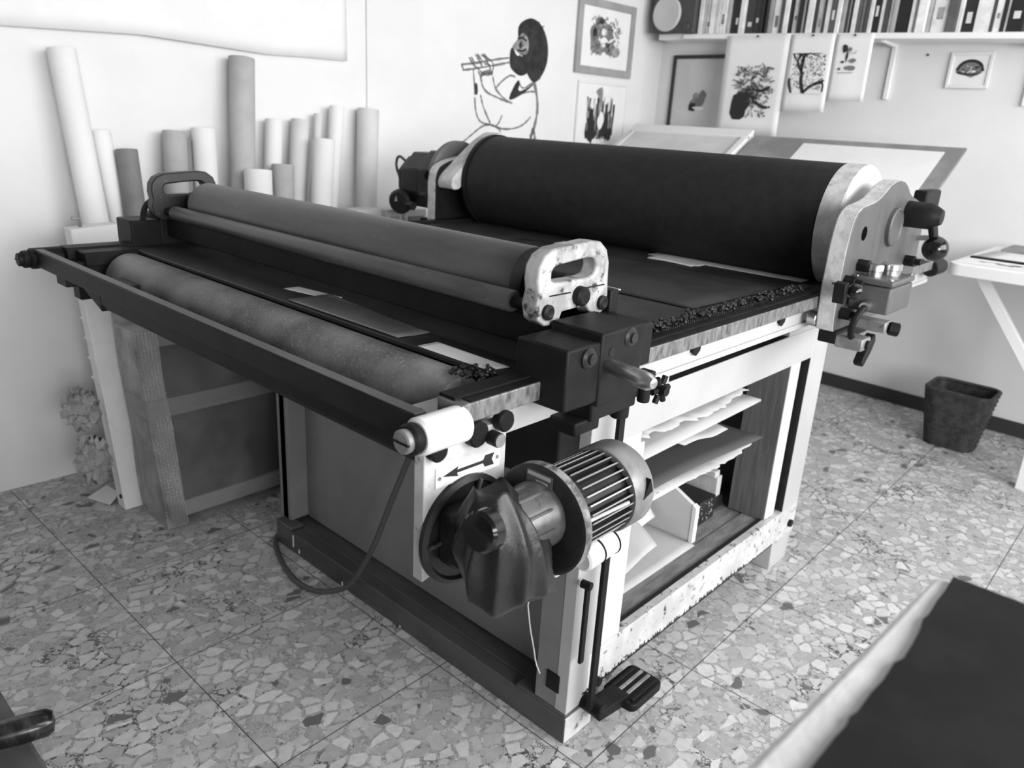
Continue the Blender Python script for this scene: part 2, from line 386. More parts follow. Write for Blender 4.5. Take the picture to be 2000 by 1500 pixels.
rk = B()
yy = -.33
while yy < .80:
    rk.prism([(yy, 1.049), (yy + .006, 1.049), (yy + .0045, 1.062), (yy + .0015, 1.062)], 'x', .070, .098); yy += .0085
rk.build('gear_rack', 'goo', sr)
gl = B(); 
for _ in range(380):
    yv = rnd.uniform(-.12, .72); c = V((rnd.gauss(.088, .010), yv, 1.060 + rnd.uniform(0, .010)))
    r = rnd.uniform(.0022, .0062)
    gl.lathe([(0, -r), (r * .8, -r * .5), (r, 0), (r * .7, r * .6), (0, r * .9)], c, (rnd.uniform(-.6, .6), rnd.uniform(-.6, .6), 1), 6)
for _ in range(46):
    c = V((rnd.uniform(.0, .075), rnd.uniform(-.42, -.35), 1.043 + rnd.uniform(0, .006))); r = rnd.uniform(.002, .006)
    gl.lathe([(0, -r), (r * .8, -r * .5), (r, 0), (r * .7, r * .6), (0, r * .9)], c, (rnd.uniform(-.6, .6), rnd.uniform(-.6, .6), 1), 6)
g_ = gl.build('ink_residue', 'goo', sr); g_['kind'] = 'stuff'
B().box(.036, .088, -.47, -.36, 1.005, 1.030).build('roller_end_tray', 'black', P, .004)
B().box(-1.376, -1.31, -.50, -.36, 1.005, 1.043).build('roller_end_tray', 'black', P, .004)

# front roller, its trough, the front bar and the four bumpers
B().lathe([(0, 0), (.03, 0), (.05, .012), (.066, .035), (.066, 1.285), (.058, 1.318), (.035, 1.332), (0, 1.332)], (-1.302, -.405, .975), (1, 0, 0), 48).build('front_roller', 'ductor', P)
tr = [(-.562, 1.0), (-.562, .966), (-.556, .953), (-.543, .945), (-.46, .938), (-.37, .945), (-.345, .965), (-.345, 1.0), (-.35, 1.0), (-.35, .967), (-.372, .95), (-.46, .943), (-.54, .95), (-.551, .957), (-.557, .968), (-.557, 1.0)]
b = B().prism(tr, 'x', -1.06, .085)
b.hexa([(-1.06, -.562, .945), (-1.06, -.345, .945), (-1.06, -.345, 1.0), (-1.06, -.562, 1.0)], [(-1.17, -.562, .985), (-1.17, -.345, .985), (-1.17, -.345, 1.0), (-1.17, -.562, 1.0)])
b.build('ink_trough', 'black', P, .003)
fb = B().box(-1.41, .118, -.588, -.565, 1.0, 1.044).build('front_bar', 'black', P, .003)
B().box(-1.408, .116, -.586, -.567, 1.0438, 1.0452).build('top_edge_strip', 'plinth', fb)  # slightly lighter strip along the top of the bar
B().box(-1.43, -1.38, -.50, -.445, .903, 1.0).build('support_bracket', 'black', P, .004)
def bumper(x, y0, y1, m, dirn):
    o = B().lathe([(0, 0), (.024, 0), (.0275, .004), (.0275, abs(y1 - y0) - .004), (.024, abs(y1 - y0)), (0, abs(y1 - y0))], (x, y0, 1.019), (0, dirn, 0), 32).build('bumper', m, P)
    B().lathe([(.021, 0), (.023, .004), (.023, .014), (.020, .018), (.016, .016), (0, .016)], (x, y0, 1.019), (0, -dirn, 0), 28).build('rubber_ring', 'black', o)
    B().lathe([(.0175, .012), (.0175, .026), (.015, .028), (0, .028)], (x, y0, 1.019), (0, -dirn, 0), 28).build('slotted_screw', 'alu' if m == 'white' else 'black', o)
    B().box(x - .017, x + .017, min(y0, y0 - dirn * .0295), max(y0, y0 - dirn * .0295) , 1.0175, 1.0205).build('screw_slot', 'black', o)
    return o
bumper(.134, -.598, -.512, 'white', 1); bumper(-1.424, -.598, -.50, 'black', 1)
bumper(.134, 1.86, 1.74, 'black', -1); bumper(-1.424, 1.86, 1.74, 'black', -1)

# hanging motor plate with arrow sign
mp_ = B().prism([(-.583, .783), (-.416, .82), (-.416, 1.0), (-.583, 1.0)], 'x', .112, .134).build('motor_plate', 'paintdirty', P, .002)
sg = B().prism([(-.5625, .930), (-.431, .9275), (-.431, .9575), (-.5625, .961)], 'x', .134, .1362)
def Y_(t): return -.5625 + t * .1315
sg.prism([(Y_(.10), .9455), (Y_(.33), .9535), (Y_(.31), .9485), (Y_(.72), .9475), (Y_(.75), .9545), (Y_(.90), .954), (Y_(.86), .9445), (Y_(.90), .9345), (Y_(.75), .9355), (Y_(.72), .9425), (Y_(.31), .9435), (Y_(.33), .9375)], 'x', .1362, .1368, 1)
for t in (.05, .95): sg.cyl((.136, Y_(t), .9445), (.1375, Y_(t), .9445), .003, seg=10, mi=2)
sg.build('arrow_sign', ['white', 'ink', 'alu'], mp_)
for (yy, zz, r) in ((-.432, 1.004, .017), (-.490, .998, .020), (-.567, .993, .016)):
    B().cyl((.13, yy, zz), (.15, yy, zz), r, seg=16, ch=.003).build('knob', 'black', mp_)
B().cyl((.148, -.468, .990), (.170, -.468, .990), .0115, seg=18, ch=.002).build('clamp_pin', 'black', mp_); B().cyl((.170, -.468, .990), (.1705, -.468, .990), .0105, seg=18).build('pin_end', 'alu', mp_)
cdv = B().lathe([(0, 0), (.088, 0), (.088, .008), (.080, .012), (.076, .006), (0, .006)], (.134, -.503, .846), (1, 0, 0), 48).build('drive_cover', 'motor', mp_)
for a in (75, 180, 285): 
    dy, dz = math.cos(math.radians(a)), math.sin(math.radians(a))
    B().tube([(.146, -.503 + dy * .045, .846 + dz * .045), (.148, -.503 + dy * .082, .846 + dz * .082)], .0032).build('rib', 'housing', cdv)

# geared motor: axis along the press
mx_, mz_ = .222, .868
mo = B().lathe([(0, 0), (.058, 0), (.058, .165), (0, .165)], (mx_, -.40, mz_), (0, 1, 0), 40).build('drive_motor', 'motor', P)
B().lathe([(0, 0), (.083, 0), (.088, .003), (.088, .018), (.082, .024), (.06, .024), (0, .024)], (mx_, -.432, mz_), (0, 1, 0), 56, mis=[0, 0, 1, 1, 0, 0]).build('bell_flange', ['motor', 'flangeedge'], mo)
for k in range(30):
    a = 2 * PI * k / 30 + .05
    ca, sa = math.cos(a), math.sin(a); mt = Matrix.Translation((mx_, 0, mz_)) @ Matrix.Rotation(-a, 4, 'Y')
    fb_ = B().box(.054, .0675, -.392, -.262, -.0014, .0014, 0, mt)
    fb_.hexa([mt @ V((.0675, -.385, -.0014)), mt @ V((.0675, -.262, -.0014)), mt @ V((.0675, -.262, .0014)), mt @ V((.0675, -.385, .0014))],
             [mt @ V((.0683, -.383, -.0012)), mt @ V((.0683, -.262, -.0012)), mt @ V((.0683, -.262, .0012)), mt @ V((.0683, -.383, .0012))], 1)
    fb_.build('cooling_fin', ['motor', 'finedge'], mo)
B().lathe([(.060, 0), (.072, 0), (.074, .004), (.074, .048), (.066, .060), (.045, .066), (0, .066), ], (mx_, -.28, mz_), (0, 1, 0), 48).build('fan_cover', 'alu', mo)
B().tube([(mx_ + .066, -.398, mz_ + .012), (mx_ + .071, -.30, mz_ + .012)], .0032).build('tie_rod', 'chrome', mo)
B().prism([(-.262, mz_ + .004), (-.236, mz_ + .012), (-.246, mz_ + .036)], 'x', mx_ + .060, mx_ + .0745).build('fan_cover_window', 'black', mo)
hs = B().lathe([(0, 0), (.044, 0), (.047, .004), (.047, .085), (.052, .095), (.052, .11), (0, .11)], (mx_, -.54, mz_ + .012), (0, 1, 0), 32)
for k in range(10):
    a = 2 * PI * k / 10; hs.tube([(mx_ + .047 * math.cos(a), -.535, mz_ + .012 + .047 * math.sin(a)), (mx_ + .047 * math.cos(a), -.448, mz_ + .012 + .047 * math.sin(a))], .003, 6)
hs.build('gear_housing', 'housing', mo)
B().box(.134, .20, -.56, -.45, .81, .90).build('gearbox', 'motor', mo, .012)
npl = B().box(mx_ - .027, mx_ + .022, -.4338, -.4318, mz_ + .042, mz_ + .078)
npl.box(mx_ - .025, mx_ + .019, -.4345, -.4336, mz_ + .070, mz_ + .076, 1)
for x0, x1, z0_, z1_ in ((-.008, .014, .046, .053), (-.020, -.010, .033, .048), (.0, .014, .033, .044)): npl.box(mx_ + x0, mx_ + x1, -.4345, -.4336, mz_ + z0_ + .012, mz_ + z1_ + .012, 1)
npl.build('name_plate', ['label', 'label2'], mo)
B().box(.226, .262, -.43, -.39, .784, .803).build('terminal_box', 'white', mo, .003)
B().lathe([(0, .001), (.023, .001), (.025, 0), (.0285, .004), (.0285, .022), (0, .022)], (.266, -.606, .932), (-.1, 1, -.12), 32).build('gear_cap', 'blackgloss', mo)

B().box(-.30, -.03, -.07, .09, .70, .965).build('dark_box', 'black', P, .006)  # plain black box filling the space under the bed
# thin wires, cable
B().tube([(-.48, .07, .94), (-.56, .05, .72), (-.617, .02, .534), (-.66, -.004, .40), (-.72, -.013, .243), (-.80, -.016, .10), (-.855, -.03, .028), (-.914, -.074, .009), (-.982, -.098, .009), (-1.071, -.090, .009), (-1.183, -.058, .009), (-1.30, -.005, .009), (-1.33, .06, .009), (-1.34, .3, .009)], .0085, 10, smooth=2).build('power_cable', 'cable', P)
B().tube([(-.14, .05, .42), (-.141, -.004, .35), (-.125, -.004, .27), (-.11, -.004, .225), (-.10, -.004, .185), (-.084, -.004, .162)], .0018, 6, smooth=1).build('thin_wire', 'white', P)

# inking unit ------------------------------------------------
def ink_handle(x0, x1, m, mb):
    outer = [(-.277, 1.113), (-.296, 1.125), (-.302, 1.15), (-.296, 1.17), (-.300, 1.19), (-.297, 1.213), (-.285, 1.230), (-.262, 1.240), (-.215, 1.243), (-.165, 1.246), (-.138, 1.243), (-.118, 1.228), (-.109, 1.205), (-.107, 1.17), (-.104, 1.145), (-.108, 1.120), (-.130, 1.108), (-.152, 1.117), (-.165, 1.133), (-.232, 1.131), (-.244, 1.109)]
    hole = [(-.240, 1.183), (-.256, 1.184), (-.264, 1.188), (-.266, 1.192), (-.266, 1.198), (-.265, 1.203), (-.262, 1.208), (-.256, 1.211), (-.22, 1.2145), (-.175, 1.218), (-.156, 1.2165), (-.149, 1.211), (-.146, 1.203), (-.147, 1.196), (-.150, 1.190), (-.155, 1.186), (-.165, 1.184), (-.18, 1.183), (-.195, 1.183), (-.21, 1.183), (-.225, 1.183)]
    h = B().plate_hole(outer, hole, 'x', x0, x1).build('lifting_handle', m, P, .006, 3)
    xe = x1 if m == 'whiteworn' else x0; s = 1 if m == 'whiteworn' else -1
    B().lathe([(0, 0), (.017, 0), (.017, .012), (.013, .016), (0, .016)], (xe, -.192, 1.155), (s, 0, 0), 24).build('knob', 'black', h)
    for (yy, zz) in ((-.274, 1.137), (-.124, 1.134)):
        B().lathe([(0, 0), (.013, 0), (.013, .006), (.008, .009), (0, .006)], (xe, yy, zz), (s, 0, 0), 20).build('bearing_bolt', mb, h)
    B().tube([(xe, -.27, 1.163), (xe, -.215, 1.163)], .0016, 5).build('seam', 'black', h)
    B().tube([(xe, -.185, 1.166), (xe, -.12, 1.166)], .0016, 5).build('seam', 'black', h)
    return h
ink_handle(.046, .080, 'whiteworn', 'black'); ink_handle(-1.372, -1.336, 'blackworn', 'black')
ir = B().lathe([(0, 0), (.058, 0), (.063, .004), (.063, 1.205), (.0615, 1.214), (.058, 1.214), (0, 1.214)], (-1.25, -.181, 1.158), (1, 0, 0), 56, mis=[1, 1, 0, 0, 1, 1]).build('ink_roller', ['inkroll', 'rubber'], P)
for x0, x1 in ((-.036, .05), (-1.34, -1.25)): B().cyl((x0, -.181, 1.158), (x1, -.181, 1.158), .03).build('roller_hub', 'black', ir)
rr = B().lathe([(0, 0), (.018, 0), (.0195, .003), (.0195, 1.277), (.018, 1.28), (0, 1.28)], (-1.286, -.262, 1.137), (1, 0, 0), 32).build('rider_roller', 'inkroll', P)
B().cyl((-1.34, -.262, 1.137), (.05, -.262, 1.137), .010).build('roller_shaft', 'black', rr)
B().lathe([(0, 0), (.022, 0), (.022, 1.28), (0, 1.28)], (-1.286, -.112, 1.137), (1, 0, 0), 28).build('rider_roller', 'rubber', P)
cb = B().box(-1.37, .085, -.250, -.222, 1.062, 1.118).box(-1.37, .085, -.10, -.075, 1.055, 1.11).build('cross_beam', 'black', P, .003)
def block(xa, xb, s):
    lo, hi = min(xa, xb), max(xa, xb)
    o = B().box(lo, hi, -.350, -.265, 1.008, 1.110).box(lo, hi + (.003 if s > 0 else 0), -.268, -.150, 1.000, 1.124).box(lo, hi - .02 if s > 0 else hi, -.160, -.085, 1.035, 1.112).build('carriage_block', 'black', P, .004)
    xe = hi if s > 0 else lo
    for (yy, zz) in ((-.300, 1.090), (-.190, 1.106)):
        B().lathe([(0, 0), (.017, 0), (.017, .004), (.013, .008), (.009, .008), (.009, .012), (0, .012)], (xe, yy, zz), (s, 0, 0), 24).build('cap_screw', 'motor', o)
    B().lathe([(0, 0), (.009, 0), (.008, .004), (0, .004)], (xe, -.240, 1.090), (s, 0, 0), 20).build('cap_screw', 'blackgloss', o)
    return o
bk = block(.085, .190, 1); block(-1.475, -1.375, -1)
lv = B().lathe([(0, 0), (.0105, 0), (.0115, .01), (.0145, .085), (.0135, .10), (.008, .110), (0, .113)], (.185, -.243, 1.068), (.93, -.20, .0), 28).build('lever_handle', 'chrome', bk)
B().box(.10, .16, -.235, -.10, .955, 1.005).box(.09, .155, -.27, -.20, .935, .96).build('clamp_jaw', 'black', bk, .004)
B().cyl((.13, -.105, .925), (.13, -.105, 1.0), .018, seg=20, ch=.003).build('clamp_pin', 'black', bk)
sn = B().cyl((.145, -.02, .968), (.175, -.02, .968), .010, seg=12)
for k in range(6):
    a = k * PI / 3; sn.cyl((.16, -.02 + .012 * math.cos(a), .968 + .012 * math.sin(a)), (.16, -.02 + .028 * math.cos(a), .968 + .028 * math.sin(a)), .006, seg=10)
sn.build('star_knob', 'black', bk)
B().box(.115, .145, -.11, -.015, .96, 1.0).cyl((.15, -.06, .95), (.15, -.06, .985), .012).build('knob_bracket', 'black', bk, .003)
B().box(.03, .075, -.088, -.062, 1.05, 1.150).build('stop_post', 'black', P, .003)
# left side arm seen behind the left handle
B().tube([(-1.375, -.285, 1.165), (-1.385, -.300, 1.15), (-1.388, -.310, 1.12), (-1.388, -.312, 1.05)], .008, 8, smooth=1).build('hooked_arm', 'black', P)

# impression cylinder --------------------------------------------
CY, CZ, CR = 1.062, 1.196, .172
cy = B().lathe([(0, 0), (CR - .01, 0), (CR, .004), (CR, 1.362), (CR - .006, 1.366), (0, 1.366)], (-1.328, CY, CZ), (1, 0, 0), 96).build('impression_cylinder', 'rubber', P)
B().lathe([(.06, 0), (CR + .001, 0), (CR + .001, .055), (CR - .003, .060), (.06, .060)], (.0385, CY, CZ), (1, 0, 0), 80, mis=[0, 0, 0, 1]).build('bearer_ring', ['castpale', 'white'], cy)
B().lathe([(.06, 0), (CR + .006, 0), (CR + .006, .014), (.06, .014)], (-1.3285, CY, CZ), (-1, 0, 0), 80).build('end_flange', 'black', cy)
B().prism(smooth_poly([(1.10, 1.385), (1.03, 1.352), (.98, 1.315), (.90, 1.255), (.848, 1.215), (.838, 1.185), (.85, 1.165), (.885, 1.168), (.93, 1.215), (1.0, 1.28), (1.06, 1.335), (1.11, 1.365)], 1), 'x', -1.432, -1.349).build('guard_arm', 'castpale', P, .004)
B().cyl((.09, CY, CZ), (.145, CY, CZ), .055).build('axle', 'castpale', cy); B().cyl((-1.44, CY, CZ), (-1.38, CY, CZ), .055).build('axle', 'castpale', cy)
B().cyl((-1.31, .952, 1.092), (.04, .952, 1.092), .021, seg=28).build('pressure_bar', 'rubber', P)
out = [(.752, .962), (.742, 1.0), (.735, 1.08), (.738, 1.17), (.744, 1.213), (.755, 1.245), (.772, 1.262), (.80, 1.274), (.84, 1.279), (.88, 1.284), (.915, 1.293), (.945, 1.307), (.975, 1.322), (1.01, 1.332), (1.047, 1.335), (1.085, 1.330), (1.115, 1.319), (1.14, 1.303), (1.175, 1.289), (1.22, 1.28), (1.262, 1.27), (1.30, 1.254), (1.32, 1.228), (1.332, 1.18), (1.335, 1.10), (1.325, 1.0), (1.31, .962)]
outl = [(.85, .975), (.834, 1.0), (.832, 1.04), (.832, 1.20), (.838, 1.225), (.852, 1.245), (.873, 1.256), (.90, 1.266), (.932, 1.274), (.98, 1.282), (1.06, 1.286), (1.14, 1.284)] + out[20:]
def sideplate(x0, x1, s):
    o = B().prism(out if s > 0 else outl, 'x', x0, x1, 1, 0 if s > 0 else 2).build('side_plate', ['castgrey', 'castpale', 'black'], P, .004, 3)
    xe = x1 if s > 0 else x0
    B().lathe([(0, 0), (.052, 0), (.052, .010), (.048, .013), (.044, .009), (0, .009)], (xe, 1.044, 1.212), (s, 0, 0), 40).build('hub_cap', 'castgrey', o)
    for (yy, zz) in ((.836, 1.128), (.762, 1.094), (1.225, 1.105), (.775, 1.010)):
        B().cyl((xe, yy, zz), (xe + s * .028, yy, zz), .017, seg=6).cyl((xe + s * .028, yy, zz), (xe + s * .045, yy, zz), .009, seg=12).build('hex_bolt', 'black', o, .001)
    B().lathe([(0, .0003), (.018, .0003), (.018, .0008), (0, .0008)], (xe, .834, 1.208), (s, 0, 0), 24).build('painted_hole', 'hole', o)  # flat black disc painted for the dark inside of a hole
    return o
sp = sideplate(.143, .19, 1); sp2 = sideplate(-1.48, -1.433, -1)
B().sphere((.235, .712, 1.082), .020).tube([(.19, .73, 1.06), (.235, .712, 1.082)], .006).build('ball_knob', 'blackgloss', sp)
B().prism([(.675, 1.10), (.695, 1.105), (.70, 1.09), (.692, 1.055), (.68, 1.05)], 'x', .195, .225).build('trip_lever', 'black', sp, .003)
B().cyl((.118, .76, .985), (.142, .76, .985), .020, seg=24, ch=.002).build('track_roller', 'chrome', sp)
# crank
ck = B().lathe([(0, 0), (.036, 0), (.036, .062), (.028, .078), (.020, .092), (0, .092)], (.19, 1.15, 1.243), (1, 0, 0), 28).build('crank', 'black', P)
B().cyl((.258, 1.15, 1.235), (.277, 1.15, 1.168), .013, .011).build('crank_arm', 'black', ck)
B().sphere((.282, 1.15, 1.158), .0345, 28).build('ball_knob', 'blackgloss', ck)
B().tube([(.19, 1.30, 1.165), (.25, 1.30, 1.172)], .008).build('side_rod', 'chrome', ck)
B().box(.145, .185, 1.33, 1.47, 1.245, 1.30).build('rear_stop', 'black', P, .006)
# switch box
sb = B().box(.195, .295, .795, .965, 1.020, 1.088).build('switch_box', ['boxgrey'], P, .006, 3)
B().box(.193, .297, .793, .967, 1.090, 1.106).build('box_lid', 'boxgrey', sb, .006, 3)
for (xx, yy, r, h) in ((.232, .842, .020, .030), (.252, .905, .026, .030)):
    B().lathe([(r * .9, 0), (r * .9, h * .4), (r, h * .45), (r, h * .9), (r * .9, h), (0, h)], (xx, yy, 1.106), (0, 0, 1), 28).build('push_button', 'chrome', sb)
for (xx, yy) in ((.203, .803), (.287, .803), (.287, .957), (.203, .957)): B().cyl((xx, yy, 1.104), (xx, yy, 1.109), .005, seg=10).build('lid_screw', 'chrome', sb)
B().cyl((.245, .796, 1.040), (.245, .775, 1.035), .013, seg=16).build('cable_gland', 'chrome', sb)
cdp = [(.245, .780, 1.036), (.240, .755, 1.020), (.235, .745, .995), (.232, .752, .965), (.235, .775, .945)]
B().tube(cdp, .0085, 10, smooth=2).build('conduit', 'black', sb)
vv = B().box(.195, .265, .755, .815, .925, .957).build('valve_block', 'alu', P, .004)
B().cyl((.265, .785, .940), (.272, .785, .940), .012, seg=18).build('valve_port', 'black', vv)
v2 = B().box(.195, .275, .880, .925, .955, .985).build('valve_block', 'alu', P, .004)
B().cyl((.275, .905, .968), (.30, .915, .965), .018, seg=10, ch=.003).build('knurled_knob', 'black', v2)
B().prism([(.80, .885), (.815, .872), (.855, .905), (.875, .935), (.865, .955), (.845, .945)], 'x', .235, .26).build('tension_lever', 'black', v2, .004)
B().box(.150, .20, .755, .98, .93, .965).build('valve_bracket', 'black', P, .004)
# head motor on the far side
hm = B().lathe([(0, 0), (.145, 0), (.15, .004), (.15, .026), (.14, .030), (0, .030)], (-1.50, 1.02, 1.19), (-1, 0, 0), 56).build('head_motor', 'standgrey', P)
oc = [(math.cos(2 * PI * k / 8 + PI / 8), math.sin(2 * PI * k / 8 + PI / 8)) for k in range(8)]
B().prism([(1.03 + .125 * a_, 1.17 + .135 * b_) for a_, b_ in oc], 'x', -1.64, -1.56).prism([(1.03 + .115 * a_, 1.17 + .122 * b_) for a_, b_ in oc], 'x', -1.75, -1.645).prism([(1.03 + .1 * a_, 1.17 + .10 * b_) for a_, b_ in oc], 'x', -1.79, -1.75).build('motor_casing', 'motor', hm, .006)
B().cyl((-1.76, .95, 1.085), (-1.74, .90, 1.075), .052, seg=20, ch=.01).build('terminal_cap', 'motor', hm)
B().box(-1.775, -1.745, .892, .8965, 1.08, 1.105).build('warning_label', 'label2', hm)
B().tube([(-1.79, .98, 1.24), (-1.84, .98, 1.265), (-1.86, .98, 1.22), (-1.83, .98, 1.17)], .006, 8, smooth=2).build('cable_loop', 'cable', hm)
B().cyl((-1.60, 1.03, 1.0), (-1.60, .93, .97), .02).box(-1.66, -1.48, .95, 1.05, .975, 1.02).build('motor_mount', 'black', hm, .004)

# pedal
pr_ = B().box(.030, .040, .040, .060, .10, .955).build('pedal_rod', 'black', P, .001)
B().box(.022, .030, -.004, .010, .255, .455).cyl((.01, .0, .462), (.035, .004, .462), .010, seg=10).build('latch_rod', 'black', P, .001)
fp_ = B().cyl((-.035, .075, .09), (.062, .072, .09), .021, seg=20, ch=.003).prism([(.012, .06), (.062, .055), (.075, .16), (.02, .16)], 'z', .074, .102).build('foot_pedal', 'black', P, .004)
pd = B().prism(rrect(.004, .104, .135, .272, .02), 'z', .072, .094).build('pedal_pad', 'black', fp_, .004)
for k in range(4): B().box(.016 + k * .022, .026 + k * .022, .150, .262, .094, .099).build('pad_ridge', ['alu' if k in (1, 2) else 'black'], pd, .002)
tb_ = B().lathe([(0, .006), (.022, 0), (.027, .004), (.0275, .04), (.0275, .122), (0, .122)], (.085, -.118, .605), (0, 1, .06), 28).build('white_tube', 'white', P)
for d_ in (.045, .095): B().lathe([(.0275, 0), (.029, .001), (.029, .004), (.0275, .005)], V((.085, -.118, .605)) + V((0, 1, .06)).normalized() * d_, (0, 1, .06), 28).build('clip_ring', 'black', tb_)
B().box(-.002, .085, -.02, -.003, .585, .60).build('tube_bracket', 'paint', P)
B().box(-1.33, -.02, 1.02, 1.78, .925, .94).build('delivery_board', 'shelf', P, .002)

# cloth bag over the gearbox
b = B(); n, m_ = 36, 132; rows = []
for i in range(n + 1):
    t = i / n; row = []
    zz = .950 - .190 * t
    rad = (.026 + .040 * math.sin(min(1, t * 1.9) * PI / 2)) * (1 if t < .80 else math.cos((t - .80) / .20 * PI / 2) * .9 + .10)
    for k in range(m_):
        a = 2 * PI * k / m_
        pw = (a * 11 + 6.5 * t + .5 * math.sin(3 * a)) / (2 * PI); wv = 1 + .17 * ((abs((pw % 1) - .5) * 2) ** 1.6 - .5) * min(1, t * 4) * (1 - t * .35) + .04 * math.sin(4 * a - 7 * t)
        cx = .222 + .012 * t; cyy = -.535 + .045 * t
        row.append(b.bm.verts.new((cx + rad * .92 * wv * math.cos(a), cyy + rad * 1.12 * wv * math.sin(a), zz + .01 * math.sin(3 * a + 2))))
    rows.append(row)
for i in range(n):
    for k in range(m_): b.face([rows[i][k], rows[i][(k + 1) % m_], rows[i + 1][(k + 1) % m_], rows[i + 1][k]])
b.face(list(reversed(rows[0]))); b.face(rows[-1])
tag(b.build('protective_hood', 'cloth', ang=80), 'black pleated oilcloth hood wrapped over the gearbox beside the round motor', 'cover')

# ------------------------------------------------------------------ sheets on and in the press
def sheet(name, pts, th, m, label, cat='paper', wob=0., group=None, nu=14, nv=14, bend=None):
    p = [V(q) for q in pts]; b = B(); r = random.Random(len(name) + int(abs(pts[0][0]) * 1000))
    ph = [r.uniform(0, 6) for _ in range(4)]
    def f(u, v):
        q = p[0] * (1 - u) * (1 - v) + p[1] * u * (1 - v) + p[2] * u * v + p[3] * (1 - u) * v
        q = q + V((0, 0, 1)) * (wob * (math.sin(5 * u + ph[0]) * .5 + math.sin(7 * v + ph[1]) * .5 + .5 * math.sin(9 * u * v + ph[2])))
        if bend: q = q + bend(u, v)
        return q
    b.grid(f, nu, nv)
    return tag(b.build(name, m, solid=th), label, cat, group)
sheet('print_sheet', [(-.575, -.355, 1.0425), (-.205, -.355, 1.0425), (-.195, -.285, 1.0425), (-.570, -.252, 1.0425)], .002, 'printgrey', 'dark grey printed sheet on the press bed under the inking rollers', wob=.0004)
sheet('paper_sheet', [(-.68, -.30, 1.0408), (-.515, -.272, 1.0408), (-.535, -.243, 1.0408), (-.68, -.262, 1.0408)], .001, 'paper', 'narrow white strip of paper behind the dark grey print on the bed')
sheet('paper_sheet', [(-.142, -.360, 1.0418), (.034, -.360, 1.0418), (.046, -.319, 1.0418), (-.139, -.315, 1.0418)], .0015, 'paper', 'blank white paper strip lying beside the front roller near its right end')
sheet('black_plate', [(-.95, .335, 1.0425), (.005, .345, 1.0425), (.02, .80, 1.0425), (-.93, .80, 1.0425)], .003, 'bedblack', 'thin black plate lying on the press bed before the big cylinder', 'plate')
sheet('paper_sheet', [(-.31, .325, 1.0465), (-.212, .33, 1.0465), (-.208, .36, 1.0465), (-.30, .36, 1.0465)], .002, 'paper', 'small white slip of paper behind the worn white lifting handle')
sheet('paper_sheet', [(-1.25, 1.45, .9425), (-.10, 1.45, .9425), (-.10, 1.76, .9425), (-1.25, 1.76, .9425)], .003, 'paper', 'white paper sheets on the board behind the big black cylinder')
sheet('paper_scrap', [(-.80, .80, 1.043), (-.66, .80, 1.043), (-.64, .87, 1.043), (-.82, .88, 1.043)], .002, 'paper2', 'crumpled pale paper scrap at the left below the big cylinder', wob=.002)
sheet('paper_sheet', [(-.50, .925, 1.042), (.015, .928, 1.042), (.015, .985, 1.042), (-.50, .985, 1.042)], .0015, 'paper', 'long white paper strip along the foot of the big black cylinder')
sheet('paper_scrap', [(-.46, .86, 1.043), (-.30, .86, 1.043), (-.29, .92, 1.043), (-.47, .91, 1.043)], .002, 'paper2', 'folded pale paper scrap below the middle of the big cylinder', wob=.002)

sheet('white_board', [(-.59, .125, .688), (-.012, .135, .685), (-.012, .853, .694), (-.59, .86, .69)], .006, 'paper_shaded', 'large white card on the upper shelf inside the press cabinet', 'card')
def torn(name, pts, m, label, side, amp, wob):
    r = random.Random(int(amp * 9999) + len(label))
    js = [r.uniform(-1, 1) for _ in range(60)]
    def bend(u, v):
        k = int(v * 40); e = (u if side == 1 else 1 - u)
        return V((js[k] * amp * (e ** 6), 0, .006 * math.sin(6 * v + 1) * e))
    return sheet(name, pts, .0015, m, label, wob=wob, nu=16, nv=40, bend=bend)
torn('torn_paper', [(-.55, .13, .740), (-.035, .14, .722), (-.03, .80, .725), (-.50, .82, .735)], 'paper_shaded', 'white paper with a torn front edge on the white card', 1, .012, .004)
sheet('dark_sheet', [(-.59, .20, .560), (-.012, .20, .592), (-.010, .905, .568), (-.59, .90, .56)], .004, 'darkpaper', 'dark grey curling sheet below the white card in the cabinet', wob=.0,
      bend=lambda u, v: V((0, 0, .022 * math.sin(v * 5.2 - .6) * u * .25)))
torn('torn_paper', [(-.55, .22, .535), (-.026, .22, .553), (-.02, .87, .541), (-.50, .86, .535)], 'paper_shaded', 'white sheet with ragged front edge under the dark curling sheet', 1, .007, .002)
sheet('curled_paper', [(-.45, .42, .65), (-.05, .50, .636), (-.045, .735, .618), (-.42, .80, .64)], .0015, 'paper_shaded', 'curled white sheet between the white card and the dark sheet', wob=.004)
sheet('paper_sheet', [(-.50, .205, .2175), (-.098, .21, .2175), (-.095, .735, .2175), (-.50, .76, .2175)], .002, 'paper_shaded', 'large white sheet on the cabinet floor behind the white post', wob=.001)
sheet('curled_paper', [(-.42, .30, .25), (-.12, .27, .224), (-.16, .62, .235), (-.38, .66, .34)], .0015, 'paper_shaded', 'curling white sheet on top of the large sheet on the cabinet floor', wob=.006)
sheet('curled_paper', [(-.47, .40, .25), (-.235, .56, .245), (-.235, .72, .265), (-.33, .70, .385)], .0015, 'paper2', 'curved grey-white sheet leaning against the cardboard panel in the cabinet', wob=.004)
cp = thing('cardboard_panel', (-.25, .745, .2165), 'grey panel with a white end edge standing in the cabinet floor', 'panel')
B().prism([(-.52, .2165), (-.115, .2165), (-.115, .34), (-.14, .352), (-.30, .43), (-.52, .45)], 'y', .742, .757).build('panel', 'paper2', cp, .001)
B().prism([(-.122, .2165), (-.108, .2165), (-.108, .338), (-.122, .346)], 'y', .739, .760).build('edge_strip', 'paper', cp, .001)
